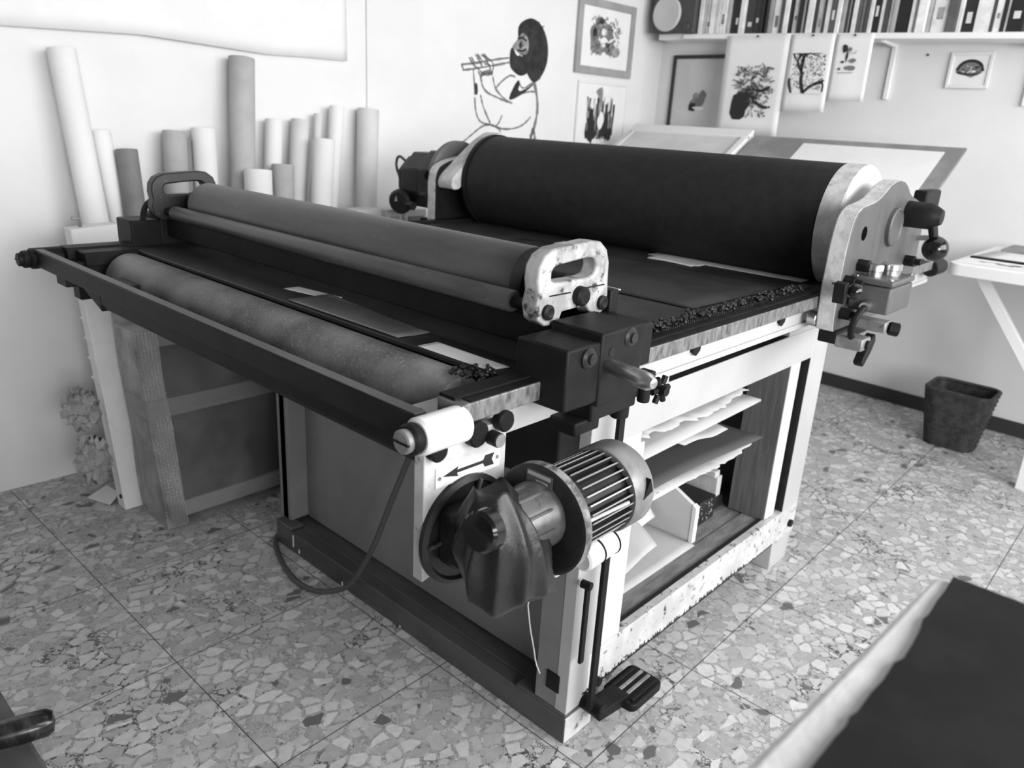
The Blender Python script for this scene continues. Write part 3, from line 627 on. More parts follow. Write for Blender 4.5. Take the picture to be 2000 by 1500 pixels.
tag(B().box(-.34, -.18, .985, 1.015, .335, .358).build('wood_block', 'woodpale', bev=.002), 'short pale wooden bar, upper of two in the cabinet', 'wood')
tag(B().box(-.36, -.178, 1.003, 1.033, .26, .334).build('wood_block', 'woodpale', bev=.002), 'taller pale wooden bar below the short one in the cabinet', 'wood')
tag(B().box(-.36, -.15, .80, .95, .217, .30).build('tin_box', 'motor', bev=.004), 'black box with scuffed front beside the grey panel in the cabinet', 'box')
tag(B().box(-.45, -.17, .96, 1.045, .217, .259).build('tin_box', 'motor', bev=.004), 'low black box under the two pale wooden bars', 'box')
sc_ = B()
for _ in range(34):
    yy = rnd.uniform(.81, .94); zz = rnd.uniform(.225, .295); dy = rnd.uniform(-.008, .008); sc_.tube([(-.1496, yy, zz), (-.1496, yy + dy, zz + rnd.uniform(-.008, .008))], .0007, 4)
k_ = sc_.build('scuff_marks', 'paper2', bpy.data.objects['tin_box'])
tag(B().box(-.40, -.16, 1.0, 1.045, .42, .47).build('picture_frame', 'framed', bev=.003), 'small dark frame lying at the back of the cabinet by the wooden post', 'frame')

# ------------------------------------------------------------------ left wall: poster, rolls, panel, parcels, mural, pictures
def poster():
    bot = [(-.05, 1.632), (.051, 1.634), (.235, 1.642), (.494, 1.653), (.745, 1.643), (1.007, 1.632), (1.2, 1.638), (1.44, 1.640)]
    def zb(u):
        for (a, za), (c, zc) in zip(bot, bot[1:]):
            if a <= u <= c: return za + (zc - za) * (u - a) / (c - a)
        return bot[-1][1]
    def f(u, v):
        y_ = -.6 + u * 2.0; z_ = zb(max(y_, -.05)) * (1 - v) + 2.75 * v
        return LW(y_, z_, .010 + .018 * (1 - v) ** 6 * (1 + math.sin(y_ * 3)) * .5 + .006)
    return tag(B().grid(f, 60, 20).build('wall_poster', 'paper2' if 0 else 'paper', solid=.0015), 'large blank white sheet with a wavy lower edge pinned on the left wall', 'poster')
poster()
RG = 'paper rolls leaning on the left wall'
ROLLS = [  # top point, foot (x, y), radius, material, label
 ((-2.196, -.194, 1.568), (-2.06, -.12), .045, 'paper', 'thick tall white roll leaning at far left under the big wall sheet'),
 ((-2.200, -.097, 1.307), (-2.06, -.025), .034, 'paper', 'white roll leaning just right of the thick tall white roll'),
 ((-2.150, -.032, 1.245), (-1.95, -.06), .038, 'dimroll', 'dark grey tube leaning between the white panel and inking unit'),
 ((-2.190, .169, 1.310), (-2.06, .06), .044, 'carton', 'grey roll behind the black lifting handle, left of a white one'),
 ((-2.200, .222, 1.290), (-2.07, .125), .016, 'dimroll', 'thin dark tube squeezed between the grey and white rolls'),
 ((-2.188, .284, 1.322), (-2.06, .20), .046, 'paper', 'white roll standing behind the black lifting handle'),
 ((-2.186, .463, 1.595), (-2.06, .31), .050, 'carton', 'tallest grey roll at the middle of the left wall'),
 ((-2.035, .423, 1.175), (-1.90, .33), .054, 'paper', 'short white roll in front of the tallest grey roll'),
 ((-2.192, .598, 1.368), (-2.06, .41), .036, 'paper', 'slim white roll just right of the tallest grey roll'),
 ((-2.060, .551, 1.195), (-1.93, .45), .045, 'carton', 'short grey roll in front of the slim white roll'),
 ((-2.192, .724, 1.372), (-2.06, .50), .038, 'paper2', 'pale grey roll with a dented top behind the leaning white roll'),
 ((-2.082, .767, 1.295), (-1.93, .56), .047, 'paper', 'white roll leaning right in front of the dented pale roll'),
 ((-2.185, .909, 1.435), (-2.05, .67), .033, 'paper', 'thin tall white roll leaning right of the dented pale roll'),
 ((-2.200, .822, 1.405), (-2.065, .595), .018, 'paper2', 'very thin pale tube beside the thin tall white roll'),
 ((-2.178, 1.076, 1.429), (-2.06, .94), .050, 'paper2', 'broad pale roll closest to the wall step and the flute drawing'),
]
for (T, fy, r, m, lab) in ROLLS:
    T = V(T); F = V((fy[0], fy[1], 0)); d = (T - F); L_ = d.length; ax = d.normalized()
    b = B().lathe([(r * .45, .004), (r * .9, .001), (r, .006), (r, L_ - .002), (r * .96, L_), (r * .88, L_ - .006), (r * .84, L_ - .03), (r * .45, L_ - .03), (r * .45, .004)], F + ax * r * .25, ax, 28)
    o = b.build('paper_roll', m, ang=60); tag(o, lab, 'paper roll', RG)
    u = ax.orthogonal().normalized(); w_ = ax.cross(u)
    q = []
    for k in range(46):
        a = k * .42; rr_ = r * (.84 - .38 * k / 46); q.append(F + ax * (L_ - .004 + r * .25) + (u * math.cos(a) + w_ * math.sin(a)) * rr_)
    B().tube(q, .0012, 5).build('rolled_layers', m, o)
# low cartons right of the rolls
for i, (y0, y1, zt, m, lab) in enumerate(((.80, .93, 1.03, 'paper2', 'pale low box below the thin tall white roll by the left wall'), (.955, 1.045, 1.025, 'carton', 'narrow low box between two pale boxes by the left wall'), (1.06, 1.19, 1.02, 'boardgrey', 'low grey box with pale rim next to the head motor'))):
    x0 = -1.985
    o = thing('storage_box', (-1.95, (y0 + y1) / 2, 0), lab, 'box', 'low boxes by the left wall')
    B().box(x0, -1.89, y0, y1, 0, zt).build('body', 'paper2', o, .004); B().box(x0 + .01, -1.886, y0 + .02, y1 - .02, zt - .14, zt - .03).build('inset', m, o)
# white panel leaning, strips on its edge
wp = thing('metal_board', (-1.86, -.27, 0), 'tall narrow white metal panel leaning on the left wall behind the parcel', 'panel')
def lean(p, y, s): return V((-1.86 - .155 * s / 1.0 + p, y, s))
B().hexa([(-1.90, -.292, 0), (-1.838, -.292, 0), (-1.838, -.125, 0), (-1.90, -.125, 0)], [(-2.065, -.302, 1.002), (-2.005, -.302, 1.002), (-2.005, -.145, 1.012), (-2.065, -.145, 1.012)]).build('sheet_body', 'white', wp, .003)
for k in range(6):
    s = .48 + k * .07
    xx = -1.838 - .167 * s
    B().box(xx - .062, xx + .0035, -.303, -.288, s, s + .006).build('edge_clip', 'paper', wp)
B().cyl((-1.86, -.2935, .05), (-1.86, -.297, .05), .008, seg=14).build('hole', 'black', wp)
B().tube([(-2.03, -.26, 1.0), (-2.03, -.26, 1.03), (-2.03, -.285, 1.035)], .006, 8).build('hook', 'alu', wp)

def parcel(name, loc, label, x0, dx, th, y0, y1, h, inner):
    o = thing(name, loc, label, 'parcel')
    def Q(a, y, s): return V((x0 - dx * s / h - a, y, s))
    def slab(a0, a1, ya, yb, s0, s1): return B().hexa([Q(a0, ya, s0), Q(a0, yb, s0), Q(a1, yb, s0), Q(a1, ya, s0)], [Q(a0, ya, s1), Q(a0, yb, s1), Q(a1, yb, s1), Q(a1, ya, s1)])
    slab(.03, th - .02, y0 + .03, y1 - .02, .03, h - .02).build('board', inner, o, .004)
    fw = .055
    b = B()
    for (ya, yb, s0, s1) in ((y0 + .02, y0 + .02 + fw, .02, h), (y1 - fw, y1, .02, h), (y0 + .02, y1, .02, .02 + fw), (y0 + .02, y1, h - fw, h)):
        b.hexa([Q(.015, ya, s0), Q(.015, yb, s0), Q(.05, yb, s0), Q(.05, ya, s0)], [Q(.015, ya, s1), Q(.015, yb, s1), Q(.05, yb, s1), Q(.05, ya, s1)])
    b.build('frame_border', 'boardgrey', o, .003)
    b = B(); r = random.Random(3)
    prof = [(0, 0), (0, .13), (0, .5), (0, 1), (.5, 1), (1, 1), (1, .5), (1, 0), (.5, 0)]
    rows = []
    for i in range(15):
        s = h * 1.02 * i / 14
        rows.append([b.bm.verts.new(Q(-.004 + (th + .008) * a + .003 * math.sin(i * 1.1 + k * 1.7), y0 - .006 + (y1 - y0 + .012) * c + .0025 * math.sin(i * .9 + k * 2.3), s if i else .002)) for k, (a, c) in enumerate(prof)])
    for i in range(14):
        for k in range(len(prof)): b.face([rows[i][k], rows[i][(k + 1) % len(prof)], rows[i + 1][(k + 1) % len(prof)], rows[i + 1][k]], 1 if k in (1, 2) else 0)
    b.face(rows[0]); b.face(rows[-1])
    b.build('bubble_wrap', ['bubble', 'bubblethin'], o, ang=60)
    return o, Q
pa, Q = parcel('wrapped_picture', (-1.70, .05, 0), 'dark framed panel in bubble wrap and tape standing under the press bed', -1.605, .125, .15, -.235, .33, .68, 'darkpaper')
b = B().hexa([Q(-.012, -.243, .395), Q(-.012, .338, .395), Q(.16, .338, .395), Q(.16, -.243, .395)], [Q(-.012, -.243, .455), Q(-.012, .338, .455), Q(.16, .338, .455), Q(.16, -.243, .455)]).build('tape_band', 'film', pa)
parcel('wrapped_picture', (-1.84, 0, 0), 'taller pale parcel in bubble wrap behind the dark framed panel', -1.775, .12, .055, -.225, .30, .91, 'paper2')
# crumpled plastic
def crumple(name, c, s, label, seed):
    r = random.Random(seed); b = B(); n, m_ = 14, 20; R_ = []
    for i in range(n + 1):
        th = PI * i / n; row = []
        for k in range(m_):
            a = 2 * PI * k / m_; q = 1 + r.uniform(-.28, .28)
            row.append(b.bm.verts.new((c[0] + s[0] * q * math.sin(th) * math.cos(a), c[1] + s[1] * q * math.sin(th) * math.sin(a), max(.003, c[2] + s[2] * q * math.cos(th)))))
        R_.append(row)
    for i in range(n):
        for k in range(m_): b.face([R_[i][k], R_[i][(k + 1) % m_], R_[i + 1][(k + 1) % m_], R_[i + 1][k]])
    return tag(b.build(name, 'bubble', ang=20), label, 'plastic')
crumple('plastic_wrap', (-1.90, -.375, .40), (.05, .055, .07), 'crumpled clear plastic bunch, upper of two beside the leaning white panel', 4)
crumple('plastic_wrap', (-1.86, -.372, .22), (.05, .055, .085), 'crumpled clear plastic bunch, lower of two beside the leaning white panel', 9)
sheet('paper_scrap', [(-2.02, -.36, .004), (-1.91, -.32, .004), (-1.93, -.27, .03), (-2.03, -.28, .03)], .002, 'paper2', 'pale paper corner on the floor behind the leaning white panel')

MURAL = dict(
 flute1=[(2.095, 1.683), (2.209, 1.7), (2.319, 1.724), (2.442, 1.745)], flute2=[(2.11, 1.657), (2.21, 1.675), (2.329, 1.697), (2.444, 1.722)], fend=[(2.098, 1.683), (2.114, 1.658)],
 f1=[(2.15, 1.722), (2.173, 1.694), (2.21, 1.673)], f1b=[(2.165, 1.725), (2.185, 1.70)], f2=[(2.192, 1.74), (2.223, 1.713), (2.247, 1.68)], f2b=[(2.205, 1.742), (2.24, 1.715)], f3=[(2.236, 1.744), (2.274, 1.722), (2.291, 1.689)], f3b=[(2.25, 1.748), (2.29, 1.72)],
 hand=[(2.236, 1.739), (2.289, 1.729), (2.328, 1.707), (2.323, 1.666), (2.287, 1.643), (2.241, 1.655), (2.21, 1.678)], palm=[(2.26, 1.70), (2.30, 1.70), (2.305, 1.67)], thumb=[(2.215, 1.66), (2.235, 1.64), (2.245, 1.61)],
 band1=[(2.238, 1.645), (2.285, 1.668), (2.324, 1.656)], band2=[(2.236, 1.638), (2.285, 1.66), (2.322, 1.65)], arm1=[(2.235, 1.635), (2.252, 1.585), (2.292, 1.557), (2.362, 1.541), (2.451, 1.519)], arm1b=[(2.325, 1.641), (2.344, 1.586), (2.389, 1.553), (2.434, 1.529), (2.483, 1.516)],
 fore=[(2.181, 1.668), (2.193, 1.594), (2.199, 1.544)], fore2=[(2.199, 1.532), (2.206, 1.469), (2.232, 1.418), (2.278, 1.401), (2.321, 1.4)], fore3=[(2.24, 1.547), (2.257, 1.497), (2.291, 1.446), (2.32, 1.408)],
 lapel=[(2.351, 1.587), (2.396, 1.626), (2.456, 1.661), (2.497, 1.653)], collar=[(2.523, 1.634), (2.56, 1.589), (2.648, 1.638)], back=[(2.647, 1.643), (2.68, 1.572), (2.696, 1.49), (2.678, 1.406), (2.65, 1.33)],
 chest=[(2.321, 1.4), (2.401, 1.379), (2.502, 1.382), (2.583, 1.406), (2.639, 1.452)], belly=[(2.104, 1.293), (2.19, 1.347), (2.263, 1.393), (2.321, 1.4), (2.38, 1.389), (2.402, 1.363)], fold=[(2.408, 1.451), (2.387, 1.41), (2.364, 1.394)],
 tail=[(2.662, 1.392), (2.694, 1.325), (2.642, 1.322), (2.662, 1.392)], sleeve=[(2.561, 1.573), (2.631, 1.588), (2.661, 1.584)], torso=[(2.30, 1.27), (2.29, 1.18), (2.31, 1.05)], torso2=[(2.65, 1.33), (2.66, 1.2), (2.64, 1.05)])
HAIR = [(2.495, 1.885), (2.51, 1.92), (2.55, 1.945), (2.61, 1.962), (2.69, 1.935), (2.75, 1.85), (2.755, 1.74), (2.70, 1.655), (2.645, 1.628), (2.59, 1.67), (2.55, 1.75), (2.52, 1.80)]
BEARD = [(2.446, 1.791), (2.469, 1.801), (2.497, 1.757), (2.537, 1.766), (2.58, 1.738), (2.602, 1.682), (2.538, 1.656), (2.479, 1.678), (2.445, 1.706)]
FACE = [(2.535, 1.883), (2.586, 1.856), (2.592, 1.792), (2.569, 1.769), (2.52, 1.769), (2.486, 1.787), (2.454, 1.799), (2.491, 1.833), (2.513, 1.856)]
TIE = [(2.514, 1.642), (2.54, 1.63), (2.52, 1.576), (2.6, 1.602), (2.648, 1.632), (2.641, 1.616), (2.561, 1.568), (2.474, 1.531), (2.449, 1.54)]
EYE = [(2.508, 1.822), (2.531, 1.837), (2.541, 1.807), (2.518, 1.795)]
CUFF = [(2.192, 1.602), (2.214, 1.603), (2.221, 1.548), (2.199, 1.542)]
def ribbon(b, pts, wd, S, d, mi=0, sm=2, jit=0.):
    P_ = [V((p[0], p[1], 0)) for p in pts]
    for _ in range(sm):
        q = [P_[0]]
        for a, c in zip(P_, P_[1:]): q += [a.lerp(c, .25), a.lerp(c, .75)]
        P_ = q + [P_[-1]]
    vs_ = []
    for i, p in enumerate(P_):
        t = (P_[min(i + 1, len(P_) - 1)] - P_[max(0, i - 1)]).normalized(); n_ = V((-t.y, t.x, 0)) * wd * (.5 + (rnd.uniform(-.2, .2) if jit else 0))
        vs_.append([b.bm.verts.new(S(p.x + s * n_.x, p.y + s * n_.y, dd)) for s in (1, -1) for dd in (d - .0006, d)])
    for a, c in zip(vs_, vs_[1:]):
        b.face([a[1], c[1], c[3], a[3]], mi); b.face([a[0], a[1], c[1], c[0]], mi); b.face([a[2], c[2], c[3], a[3]], mi)
    return b
def patch(b, pts, S, d, mi=0, sm=2):
    pts = smooth_poly(pts, sm); a = [b.bm.verts.new(S(p[0], p[1], d - .0006)) for p in pts]; c = [b.bm.verts.new(S(p[0], p[1], d)) for p in pts]; n = len(a)
    b.face(c, mi)
    for i in range(n): b.face([a[i], a[(i + 1) % n], c[(i + 1) % n], c[i]], mi)
b = B()
WD = .0100
for k, s in MURAL.items(): ribbon(b, s, .018 if k in ('band1', 'back', 'tail') else WD, LW, WD + .0, jit=1)
patch(b, HAIR, LW, .0102, 1); patch(b, BEARD, LW, .0104, 1); patch(b, FACE, LW, .0106, 2); patch(b, EYE, LW, .0110, 1, 1); patch(b, TIE, LW, .0104, 1, 1); patch(b, CUFF, LW, .0104, 1, 1)
ribbon(b, [(2.50, 1.79), (2.54, 1.785), (2.57, 1.80)], .012, LW, .0112, 1); ribbon(b, [(2.50, 1.845), (2.535, 1.855), (2.57, 1.84)], .012, LW, .0112, 1)
for _ in range(40):
    a = rnd.uniform(0, 2 * PI); cx, cz = 2.635 + .098 * math.cos(a), 1.80 + .142 * math.sin(a)
    ribbon(b, [(cx, cz), (cx + rnd.uniform(-.02, .02), cz + rnd.uniform(-.025, .025))], .006, LW, .0106, 1, 1)
tag(b.build('wall_drawing', ['inksoft', 'hairink', 'inkgrey']), 'charcoal drawing of a bearded flute player on the left wall', 'mural')

def picture(name, S, u0, u1, z0_, z1_, fw, fd, mf, label, art, mat_m='paper', off=.0, hang=None):
    o = thing(name, tuple(S((u0 + u1) / 2, z0_, off)), label, 'picture', 'framed pictures on the walls')
    b = B()
    for (a, c, e, f_) in ((u0, u0 + fw, z0_, z1_), (u1 - fw, u1, z0_, z1_), (u0 + fw, u1 - fw, z0_, z0_ + fw), (u0 + fw, u1 - fw, z1_ - fw, z1_)):
        b.hexa([S(a, e, off), S(c, e, off), S(c, f_, off), S(a, f_, off)], [S(a, e, off + fd), S(c, e, off + fd), S(c, f_, off + fd), S(a, f_, off + fd)])
    b.build('frame', mf, o, .002)
    d = off + fd * .5
    B().hexa([S(u0 + fw * .8, z0_ + fw * .8, off), S(u1 - fw * .8, z0_ + fw * .8, off), S(u1 - fw * .8, z1_ - fw * .8, off), S(u0 + fw * .8, z1_ - fw * .8, off)],
             [S(u0 + fw * .8, z0_ + fw * .8, d), S(u1 - fw * .8, z0_ + fw * .8, d), S(u1 - fw * .8, z1_ - fw * .8, d), S(u0 + fw * .8, z1_ - fw * .8, d)]).build('mount', mat_m, o)
    b = B(); art(b, lambda x, z: None, d); b.build('print', ['ink', 'inkgrey', 'paper', 'inksoft'], o)
    return o
def blob(b, S, d, cx, cz, rx, rz, mi, seed, n=14, j=.3):
    r = random.Random(seed); patch(b, [(cx + rx * (1 + r.uniform(-j, j)) * math.cos(2 * PI * k / n), cz + rz * (1 + r.uniform(-j, j)) * math.sin(2 * PI * k / n)) for k in range(n)], S, d, mi, 2)
def art1(b, _, d):
    S = LW
    for k, (cx, cz, rx, rz, mi) in enumerate(((3.20, 2.00, .055, .035, 1), (3.15, 1.93, .05, .07, 3), (3.18, 1.865, .06, .045, 1), (3.26, 1.95, .07, .05, 3), (3.30, 1.87, .07, .035, 3), (3.36, 1.85, .04, .03, 1), (3.24, 1.90, .04, .025, 2), (3.20, 2.01, .03, .018, 0), (3.23, 1.955, .035, .02, 2), (3.145, 1.945, .02, .03, 0), (3.27, 1.885, .02, .012, 0))):
        blob(b, S, d + .0008 * (k + 1) / 2, cx, cz, rx, rz, mi, k)
    for k in range(150):
        x, z = rnd.uniform(3.11, 3.39), rnd.uniform(1.83, 2.03); ribbon(b, [(x, z), (x + rnd.uniform(-.02, .02), z + rnd.uniform(-.02, .02))], .004, S, d + .006, rnd.choice((0, 1, 3)), 1)
picture('framed_picture', LW, 2.98, 3.53, 1.715, 2.125, .042, .02, 'frameg', 'grey-framed print of soft rounded figures high on the left wall', art1, off=.0095)
def art2(b, _, d):
    S = LW
    for k in range(64):
        x = 3.135 + k * .0040; h = rnd.uniform(.04, .16); z = rnd.uniform(1.34, 1.38)
        ribbon(b, [(x, z), (x + rnd.uniform(-.012, .012), z + h * .5), (x + rnd.uniform(-.01, .01), z + h + rnd.uniform(0, .1))], rnd.uniform(.006, .02), S, d + .0008 + .0002 * (k % 5), rnd.choice((0, 0, 1, 3)), 1, 1)
    for k, (cx, cz, rx, rz, mi) in enumerate(((3.18, 1.42, .03, .10, 0), (3.33, 1.42, .025, .08, 0), (3.26, 1.55, .02, .10, 1), (3.17, 1.37, .04, .035, 0), (3.36, 1.38, .03, .04, 0), (3.27, 1.45, .03, .05, 2), (3.24, 1.62, .03, .02, 1))): blob(b, S, d + .002 + .0004 * k, cx, cz, rx, rz, mi, k + 30)
picture('framed_picture', LW, 3.03, 3.52, 1.29, 1.675, .012, .016, 'framew', 'white-framed dark woodland print below the grey-framed picture', art2, off=.0095)

# ------------------------------------------------------------------ back wall: shelf, books, speaker, prints
def zs(u): return 1.949 - .025 * u
sh = thing('wall_shelf', tuple(BW(-.2, 1.93, .11)), 'long white shelf carrying a row of books along the back wall', 'shelf')
B().hexa([BW(-1.39, zs(-1.39) - .03, .0), BW(2.2, zs(2.2) - .03, .0), BW(2.2, zs(2.2) - .03, .22), BW(-1.39, zs(-1.39) - .03, .22)],
         [BW(-1.39, zs(-1.39), .0), BW(2.2, zs(2.2), .0), BW(2.2, zs(2.2), .22), BW(-1.39, zs(-1.39), .22)]).build('board', 'shelf', sh, .004)
for u in (-.19, .475):
    z = zs(u) - .03
    B().hexa([BW(u - .012, z - .28, .001), BW(u + .012, z - .28, .001), BW(u + .012, z, .001), BW(u - .012, z, .001)], [BW(u - .012, z - .28, .02), BW(u + .012, z - .28, .02), BW(u + .012, z, .02), BW(u - .012, z, .02)]).hexa(
        [BW(u - .010, z - .022, .02), BW(u + .010, z - .022, .02), BW(u + .010, z - .001, .02), BW(u - .010, z - .001, .02)], [BW(u - .010, z - .012, .19), BW(u + .010, z - .012, .19), BW(u + .010, z - .001, .19), BW(u - .010, z - .001, .19)]).build('bracket', 'shelf', sh, .002)
BOOKS = [(-1.301, .032, .8), (-1.269, .014, .55), (-1.255, .037, .78), (-1.218, .036, .8), (-1.182, .028, .6), (-1.154, .041, .8), (-1.113, .024, .5), (-1.089, .03, .03), (-1.059, .035, .012), (-1.024, .032, .75), (-.992, .057, .04), (-.935, .039, .025), (-.896, .023, .01), (-.873, .018, .15), (-.855, .013, .03), (-.842, .025, .3), (-.817, .047, .8), (-.77, .02, .06), (-.75, .032, .8), (-.718, .014, .012), (-.704, .034, .8), (-.67, .031, .02), (-.639, .014, .3), (-.625, .012, .03), (-.613, .038, .8), (-.575, .009, .04), (-.566, .037, .6), (-.529, .011, .04), (-.518, .03, .75), (-.488, .032, .09), (-.456, .026, .8), (-.43, .023, .35), (-.407, .013, .05), (-.394, .011, .3), (-.383, .013, .015), (-.37, .024, .8), (-.346, .026, .14), (-.32, .021, .25), (-.299, .015, .05), (-.284, .023, .75), (-.261, .032, .015), (-.229, .021, .75), (-.208, .027, .07), (-.181, .02, .75), (-.161, .02, .35), (-.141, .065, .015), (-.076, .023, .8), (-.053, .012, .2), (-.041, .047, .8), (.006, .023, .45), (.029, .072, .75), (.101, .048, .1), (.149, .022, .7), (.171, .055, .02), (.226, .07, .8), (.296, .011, .05), (.307, .033, .8), (.34, .015, .015), (.355, .012, .45), (.367, .069, .01)]
ONES = ['', 'first', 'second', 'third', 'fourth', 'fifth', 'sixth', 'seventh', 'eighth', 'ninth', 'tenth', 'eleventh', 'twelfth', 'thirteenth', 'fourteenth', 'fifteenth', 'sixteenth', 'seventeenth', 'eighteenth', 'nineteenth']
def ordinal(n):
    if n < 20: return ONES[n]
    t = {2: ('twentieth', 'twenty'), 3: ('thirtieth', 'thirty'), 4: ('fortieth', 'forty'), 5: ('fiftieth', 'fifty'), 6: ('sixtieth', 'sixty')}[n // 10]
    return t[0] if n % 10 == 0 else t[1] + '-' + ONES[n % 10]
BM = {}
for i, (u, wd, c) in enumerate(BOOKS):
    key = round(c, 2)
    if key not in BM: BM[key] = mat('book_cover_%d' % len(BM), c, .55, c2=c * .8, scale=12)
    h = rnd.uniform(.27, .33); dp = rnd.uniform(.16, .185); z = zs(u + wd / 2) + .0006; g = .0007; f0 = rnd.uniform(.185, .212)
    tone = 'white' if c > .7 else 'pale grey' if c > .4 else 'grey' if c > .12 else 'dark' if c > .024 else 'black'
    size = 'thick' if wd > .044 else 'thin' if wd < .019 else 'medium'
    o = thing('book', tuple(BW(u + wd / 2, z, .1)), '%s %s book, %s from the speaker on the back wall shelf' % (size, tone, ordinal(i + 1)), 'book', 'books on the wall shelf')
    a, e = u + g, u + wd - g
    b = B()
    t = min(.003, wd * .2)
    for (p, q) in ((a, a + t), (e - t, e)):
        b.hexa([BW(p, z, f0 - dp), BW(q, z, f0 - dp), BW(q, z, f0), BW(p, z, f0)], [BW(p, z + h, f0 - dp), BW(q, z + h, f0 - dp), BW(q, z + h, f0), BW(p, z + h, f0)])
    b.hexa([BW(a, z, f0 - .003), BW(e, z, f0 - .003), BW(e - t, z, f0 + .003), BW(a + t, z, f0 + .003)], [BW(a, z + h, f0 - .003), BW(e, z + h, f0 - .003), BW(e - t, z + h, f0 + .003), BW(a + t, z + h, f0 + .003)])
    b.build('cover', BM[key], o)
    B().hexa([BW(a + t, z + .003, f0 - dp + .004), BW(e - t, z + .003, f0 - dp + .004), BW(e - t, z + .003, f0 - .003), BW(a + t, z + .003, f0 - .003)], [BW(a + t, z + h - .004, f0 - dp + .004), BW(e - t, z + h - .004, f0 - dp + .004), BW(e - t, z + h - .004, f0 - .003), BW(a + t, z + h - .004, f0 - .003)]).build('pages', 'paper', o)
    if wd > .03 and i % 3 != 0:
        zz = z + rnd.uniform(.03, .08); hh = rnd.uniform(.02, .06)
        B().hexa([BW(a + wd * .28, zz, f0 + .0025), BW(e - wd * .28, zz, f0 + .0025), BW(e - wd * .28, zz + hh, f0 + .0025), BW(a + wd * .28, zz + hh, f0 + .0025)], [BW(a + wd * .28, zz, f0 + .0036), BW(e - wd * .28, zz, f0 + .0036), BW(e - wd * .28, zz + hh, f0 + .0036), BW(a + wd * .28, zz + hh, f0 + .0036)]).build('spine_label', 'paper2' if c < .3 else 'inkgrey', o)
# speaker on its own bracket in the corner
sk = thing('speaker', tuple(BW(-1.45, 1.985, .2)), 'dark speaker with a pale round cone at the left end of the bookshelf', 'speaker')
B().hexa([BW(-1.60, 1.99, .06), BW(-1.308, 1.99, .06), BW(-1.308, 1.982, .24), BW(-1.60, 1.99, .26)], [BW(-1.60, 2.40, .06), BW(-1.308, 2.40, .06), BW(-1.308, 2.40, .24), BW(-1.60, 2.40, .26)]).build('cabinet', 'spk', sk, .006)
B().lathe([(0, .004), (.05, .004), (.085, .012), (.095, .012), (.10, .006), (.10, -.004), (0, -.004)], BW(-1.500, 2.095, .254), -nB, 40).build('cone', 'spkcone', sk)
B().lathe([(0, .004), (.02, .008), (.025, 0), (0, 0)], BW(-1.36, 2.02, .245), -nB, 24).build('port', 'spk', sk)
B().hexa([BW(-1.58, 1.955, .002), BW(-1.40, 1.955, .002), BW(-1.40, 1.955, .20), BW(-1.58, 1.955, .20)], [BW(-1.58, 1.988, .002), BW(-1.40, 1.988, .002), BW(-1.40, 1.988, .20), BW(-1.58, 1.988, .20)]).build('bracket', 'shelf', sk, .002)

def hung(name, u0, u1, z0_, z1_, d, art, label):
    o = thing(name, tuple(BW((u0 + u1) / 2, z0_, d)), label, 'print', 'prints hanging from the shelf')
    def f(u, v): return BW(u0 + (u1 - u0) * u, z0_ + (z1_ - z0_) * v, d + .004 * math.sin(u * 5) * (1 - v))
    B().grid(f, 10, 8).build('paper', 'paper', o, solid=.001)
    b = B(); art(b, d + .006); b.build('ink_image', ['ink', 'inkgrey', 'paper', 'inksoft'], o)
    B().sphere(BW((u0 + u1) / 2, z1_ - .008, d + .006), .006, 10).build('pin', 'black', o)
    return o
def a_bull(b, d):
    S = BW
    x0, x1, q0, q1 = -.987, -.755, 1.515, 1.835
    patch(b, [(x0 - .008, q0 - .01), (x0 + .09, q0 - .012), (x0 + .10, q0 + .06), (x0 + .16, q0 + .09), (x0 + .17, q0 + .16), (x0 + .13, q0 + .19), (x0 + .08, q0 + .165), (x0 + .02, q0 + .13), (x0, q0 + .12)], S, d, 0, 1)
    for k in range(130):
        x, z = rnd.uniform(x0 + .0, x1), rnd.uniform(q0 + .14, q1 - .04)
        ribbon(b, [(x, z), (x + rnd.uniform(-.025, .025), z + rnd.uniform(-.012, .012)), (x + rnd.uniform(-.03, .03), z + rnd.uniform(-.02, .02))], rnd.uniform(.003, .008), S, d + .0006, rnd.choice((0, 1, 3, 3)), 1, 1)
    for k in range(50):
        x, z = rnd.uniform(x0 + .11, x1), rnd.uniform(q0 + .005, q0 + .15)
        ribbon(b, [(x, z), (x + rnd.uniform(-.02, .02), z + rnd.uniform(-.02, .03))], rnd.uniform(.003, .012), S, d + .0006, rnd.choice((0, 1, 3)), 1, 1)
    for (p, q) in (((.15, .15), (.23, .17)), ((.15, .09), (.23, .06))): ribbon(b, [(x0 + p[0], q0 + p[1]), (x0 + (p[0] + q[0]) / 2, q0 + (p[1] + q[1]) / 2 - .01), (x0 + q[0], q0 + q[1])], .016, S, d + .001, 0)
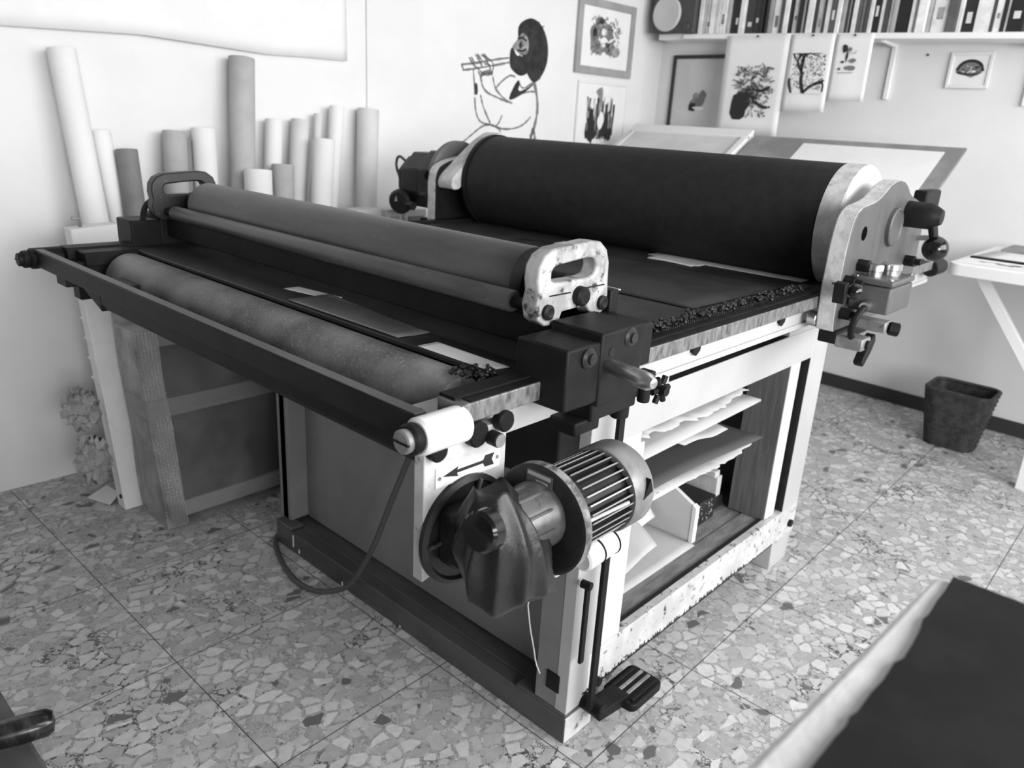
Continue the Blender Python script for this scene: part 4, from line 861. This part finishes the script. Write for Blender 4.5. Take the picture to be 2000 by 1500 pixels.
def tree_art(x0, x1, q0, q1, n):
    def art(b, d):
        S = BW
        patch(b, [(x0, q0), (x1, q0), (x1, q1), (x0, q1)], S, d - .0006, 2, 0)
        w_ = x1 - x0; h = q1 - q0
        def br(x, z, a, l, wd, k):
            if k == 0 or not (x0 + .006 < x < x1 - .006): return
            pts = [(x, z)]
            for s in range(3): x = min(x1 - .004, max(x0 + .004, x + math.cos(a) * l / 3)); z = min(q1 - .004, max(q0 + .003, z + math.sin(a) * l / 3)); a += rnd.uniform(-.3, .3); pts.append((x, z))
            ribbon(b, pts, wd, S, d + .0004, 0, 1)
            for s in range(rnd.choice((2, 2, 3))): br(x, z, a + rnd.uniform(-.9, .9), l * rnd.uniform(.55, .8), wd * .62, k - 1)
        br(x0 + w_ * .45, q0 + .003, 1.9, h * .5, .020, 5); br(x0 + w_ * .45, q0 + .003, .8, h * .55, .016, 5); br(x0 + w_ * .12, q0 + .003, 2.0, h * .4, .014, 4)
        for k in range(n):
            x, z = rnd.uniform(x0 + .01, x1 - .01), rnd.uniform(q0 + .02, q1 - .01); ribbon(b, [(x, z), (x + rnd.uniform(-.008, .008), z + rnd.uniform(-.008, .008))], rnd.uniform(.002, .006), S, d + .0004, rnd.choice((0, 1, 3)), 0)
    return art
def a_small(b, d):
    S = BW
    for k, (x, z, rx, rz, mi) in enumerate(((-.36, 1.88, .016, .02, 0), (-.335, 1.875, .012, .012, 3), (-.345, 1.84, .006, .025, 0), (-.365, 1.815, .01, .006, 0), (-.31, 1.82, .02, .01, 3), (-.32, 1.785, .03, .012, 3), (-.375, 1.78, .008, .006, 0))): blob(b, S, d, x, z, rx, rz, mi, k + 60, 10)
    ribbon(b, [(-.385, 1.762), (-.30, 1.762)], .003, S, d, 3); ribbon(b, [(-.345, 1.86), (-.30, 1.855), (-.30, 1.87)], .003, S, d, 1)
hung('hanging_print', -1.075, -.68, 1.42, 1.962, .226, a_bull, 'white sheet with a black animal print hanging leftmost from the shelf')
hung('hanging_print', -.672, -.425, 1.56, 1.958, .229, tree_art(-.65, -.444, 1.654, 1.862, 420), 'white sheet with a square tree branch print hanging from the shelf')
hung('hanging_print', -.418, -.222, 1.62, 1.953, .2265, a_small, 'white sheet with small sparse black sketch hanging right of the tree print')
def art3(b, _, d):
    for k, (x, z, rx, rz, mi) in enumerate(((-1.36, 1.60, .055, .05, 1), (-1.33, 1.64, .03, .03, 3), (-1.40, 1.57, .03, .03, 0), (-1.345, 1.565, .045, .012, 2))): blob(b, BW, d + .0006 * (k + 1), x, z, rx, rz, mi, k + 80)
picture('framed_picture', BW, -1.575, -1.06, 1.30, 1.882, .022, .02, 'framed', 'black-framed picture with a small dark image standing under the shelf left end', art3, 'paper2', off=.004)
def art4(b, _, d):
    S = BW
    blob(b, S, d + .0006, .195, 1.797, .062, .035, 3, 91); ribbon(b, [(.137, 1.79), (.155, 1.825), (.20, 1.838), (.245, 1.822), (.258, 1.785)], .014, S, d + .0012, 0)
    for k in range(26):
        x = rnd.uniform(.145, .25); z = rnd.uniform(1.775, 1.815); ribbon(b, [(x, z), (x + rnd.uniform(-.02, .02), z + rnd.uniform(-.008, .008))], .004, S, d + .0016, rnd.choice((0, 0, 2)), 1)
    ribbon(b, [(.14, 1.783), (.18, 1.768), (.24, 1.772)], .008, S, d + .0012, 0)
picture('framed_picture', BW, .098, .296, 1.705, 1.875, .016, .014, 'framew', 'small white-framed abstract print hanging below the shelf at right', art4, off=.004)
tag(B().sphere(BW(-.02, 1.865, .004), .006, 10).build('wall_nail', 'black'), 'small dark nail in the back wall left of the white-framed print', 'nail')

# ------------------------------------------------------------------ tables at the back
dt = thing('drafting_table', (-1.15, 2.55, 0), 'tilted drafting table behind the press carrying large boards', 'table')
tilt = math.atan2(.35, .62)
def TP(x, s, h=0.): return V((x, 2.95 - s * math.cos(tilt) - h * math.sin(tilt), 1.425 - s * math.sin(tilt) + h * math.cos(tilt)))   # s metres down the slope
def tslab(x0, x1, s0, s1, h0, h1): return B().hexa([TP(x0, s0, h0), TP(x1, s0, h0), TP(x1, s1, h0), TP(x0, s1, h0)], [TP(x0, s0, h1), TP(x1, s0, h1), TP(x1, s1, h1), TP(x0, s1, h1)])
tslab(-2.0, -.20, .03, .92, -.045, -.022).build('table_top', 'shelf', dt, .003)
for x in (-1.9, -.95):
    B().box(x - .03, x + .03, 2.70, 2.76, 0, 1.24).build('leg', 'shelf', dt, .003); B().box(x - .03, x + .03, 2.22, 2.28, 0, .97).build('leg', 'shelf', dt, .003)
    B().box(x - .02, x + .02, 2.28, 2.70, .25, .30).build('stretcher', 'shelf', dt, .003)
db = tslab(-1.185, -.127, 0, .80, -.018, -.004).build('drawing_board', 'boardgrey', bev=.002); tag(db, 'large grey board tilted up behind the cylinder right half', 'board')
tag(tslab(-.885, -.205, .055, .68, -.003, 0).build('paper_sheet', 'paper'), 'big blank white sheet on the tilted grey board', 'paper')
o = thing('print_card', tuple(TP(-1.02, .30)), 'small white card with dark landscape print on the tilted grey board', 'print')
tslab(-1.085, -.89, .215, .42, -.0038, -.0005).build('card', 'paper', o)
b = B()
SB = lambda x, s, d: TP(x, s, d)
for k in range(40): blob(b, SB, .0006, -1.08 + k * .0033, .262 + rnd.uniform(0, .012), .006, rnd.uniform(.008, .02), rnd.choice((0, 1, 3)), k + 200, 8)
ribbon(b, [(-.94, .24), (-.90, .235), (-.92, .30)], .008, SB, .0006, 0)
b.build('landscape_image', ['ink', 'inkgrey', 'paper', 'inksoft'], o)
pd_ = thing('white_tray', tuple(TP(-1.6, .4)), 'large white shallow tray tilted up left of the grey board', 'tray')
tslab(-1.98, -1.20, -.01, .80, -.016, 0).build('base', 'paper2', pd_, .002)
tslab(-1.98, -1.20, -.02, .055, 0, .018).build('rim', 'paper', pd_, .002); tslab(-1.235, -1.20, .04, .80, 0, .016).build('rim', 'paper', pd_, .002); tslab(-1.98, -1.95, .04, .80, 0, .012).build('rim', 'paper2', pd_, .002)

wt = thing('work_table', (.8, 2.9, 0), 'white work table at right with crossed legs before the back wall', 'table')
B().prism(rrect(.03, 1.95, 2.40, 3.30, .05), 'z', .915, .965).build('table_top', 'shelf', wt, .004)
def bar(p, q, a, c): 
    p = V(p); q = V(q); d = (q - p); m = Matrix.Translation(p) @ d.to_track_quat('Z', 'Y').to_matrix().to_4x4(); return B().box(-a, a, -c, c, 0, d.length, 0, m)
bar((.10, 2.62, .93), (.78, 2.62, .02), .017, .022).build('brace', 'shelf', wt, .003)
bar((.478, 2.64, 0), (.478, 2.64, .93), .022, .022).build('leg', 'shelf', wt, .003)
bar((1.8, 2.64, 0), (1.8, 2.64, .93), .022, .022).build('leg', 'shelf', wt, .003); bar((1.8, 3.2, 0), (1.8, 3.2, .93), .022, .022).build('leg', 'shelf', wt, .003)
tag(B().box(.10, 1.5, 3.02, 3.28, .966, .982).build('folder', 'boardgrey', bev=.002), 'long grey folder lying at the rear of the white work table', 'folder')
sheet('paper_sheet', [(.06, 2.71, .969), (1.2, 2.70, .969), (1.2, 3.0, .969), (.08, 3.0, .969)], .004, 'paper', 'blank white sheet on the work table in front of the folder')
tag(B().box(.055, 1.15, 2.655, 2.69, .966, .974).build('ruler', 'black', bev=.001), 'long black ruler strip on the white work table', 'ruler')
o = thing('sketch_sheet', (.4, 2.55, .966), 'white sheet with dark sketch near the work table front edge', 'print')
B().box(.05, 1.05, 2.46, 2.64, .966, .968).build('paper', 'paper', o)
b = B(); SH = lambda x, y, d: V((x, y, d))
for k in range(26): blob(b, SH, .9686, rnd.uniform(.10, .6), rnd.uniform(2.50, 2.60), rnd.uniform(.006, .03), rnd.uniform(.003, .012), rnd.choice((0, 1, 3)), k + 300, 8)
b.build('ink_image', ['ink', 'inkgrey', 'paper', 'inksoft'], o)

# wicker basket
bk_ = thing('wicker_basket', (.10, 2.975, 0), 'dark wicker waste basket on the floor under the work table', 'basket')
def ring(t): # rounded square cross-section at height t
    hw = .105 + .04 * t; return rrect(-hw, hw, -hw * .85, hw * .85, .05, 6)
b = B(); n = 26; rows = []
for i in range(n + 1):
    t = i / n; R_ = ring(t); row = []
    for k, (x, y) in enumerate(R_):
        wv = .006 * (1 if (i + k) % 2 else -1); l = math.hypot(x, y); row.append(b.bm.verts.new((.10 + x * (1 + wv / l), 2.975 + y * (1 + wv / l), .004 + .285 * t)))
    rows.append(row)
for i in range(n):
    m_ = len(rows[i])
    for k in range(m_): b.face([rows[i][k], rows[i][(k + 1) % m_], rows[i + 1][(k + 1) % m_], rows[i + 1][k]])
b.face(rows[0]); b.build('woven_side', 'wicker', bk_, solid=.008, ang=20)
R_ = ring(1); B().tube([(.10 + x, 2.975 + y, .292) for x, y in R_ + R_[:2]], .010, 8).build('rim', 'wicker', bk_)

# ------------------------------------------------------------------ near foreground
fg = thing('press_table', (1.25, -1.0, 0), 'table at the lower right corner under the white felt and black board', 'table')
B().box(.785, 1.7, -1.6, -.60, .99, 1.032).build('table_top', 'standgrey', fg, .004)
for (x, y) in ((1.0, -.7), (1.6, -.7), (1.6, -1.5), (1.0, -1.5)): B().box(x - .03, x + .03, y - .03, y + .03, 0, .99).build('leg', 'standgrey', fg, .003)
edge = [(.7699, -.5175), (.7713, -.5453), (.7708, -.5702), (.7718, -.596), (.7704, -.6082), (.7730, -.6225), (.7747, -.6511), (.7753, -.6725), (.7720, -.6835), (.7728, -.709), (.7713, -.7291), (.7713, -.7554), (.7693, -.7645), (.7708, -.7747), (.7695, -.7917), (.7688, -.8259), (.768, -.95), (.767, -1.12)]
tag(B().prism([(.7565, -.5185), (1.6, -.5185), (1.6, -1.14), (.728, -1.14), (.7382, -.8546), (.7459, -.7186)], 'z', 1.032, 1.067).build('felt_blanket', 'felt', bev=.006, seg=3), 'thick white felt blanket edge at the lower right corner', 'blanket')
tag(B().prism(edge + [(1.58, -1.12), (1.58, -.5125)], 'z', 1.0672, 1.071).build('black_board', 'slate'), 'black speckled board lying on white felt in the lower right corner', 'board')

st = thing('machine_stand', (-.45, -1.25, 0), 'dark grey machine stand with a black lever at the lower left corner', 'machine')
B().box(-.95, -.10, -1.62, -1.0, .42, .45).build('stand_top', 'standgrey', st, .006)
B().box(-.90, -.30, -1.58, -1.06, 0, .42).build('body', 'standgrey', st, .006)
B().lathe([(0, 0), (.016, .003), (.022, .012), (.023, .05), (.019, .12), (.014, .20), (.012, .26), (0, .262)], (-.315, -.966, .478), (-.32, -1, .0), 28).build('lever', 'handleblk', st)
B().cyl((-.395, -1.21, .45), (-.395, -1.21, .50), .022).build('lever_pivot', 'handleblk', st)
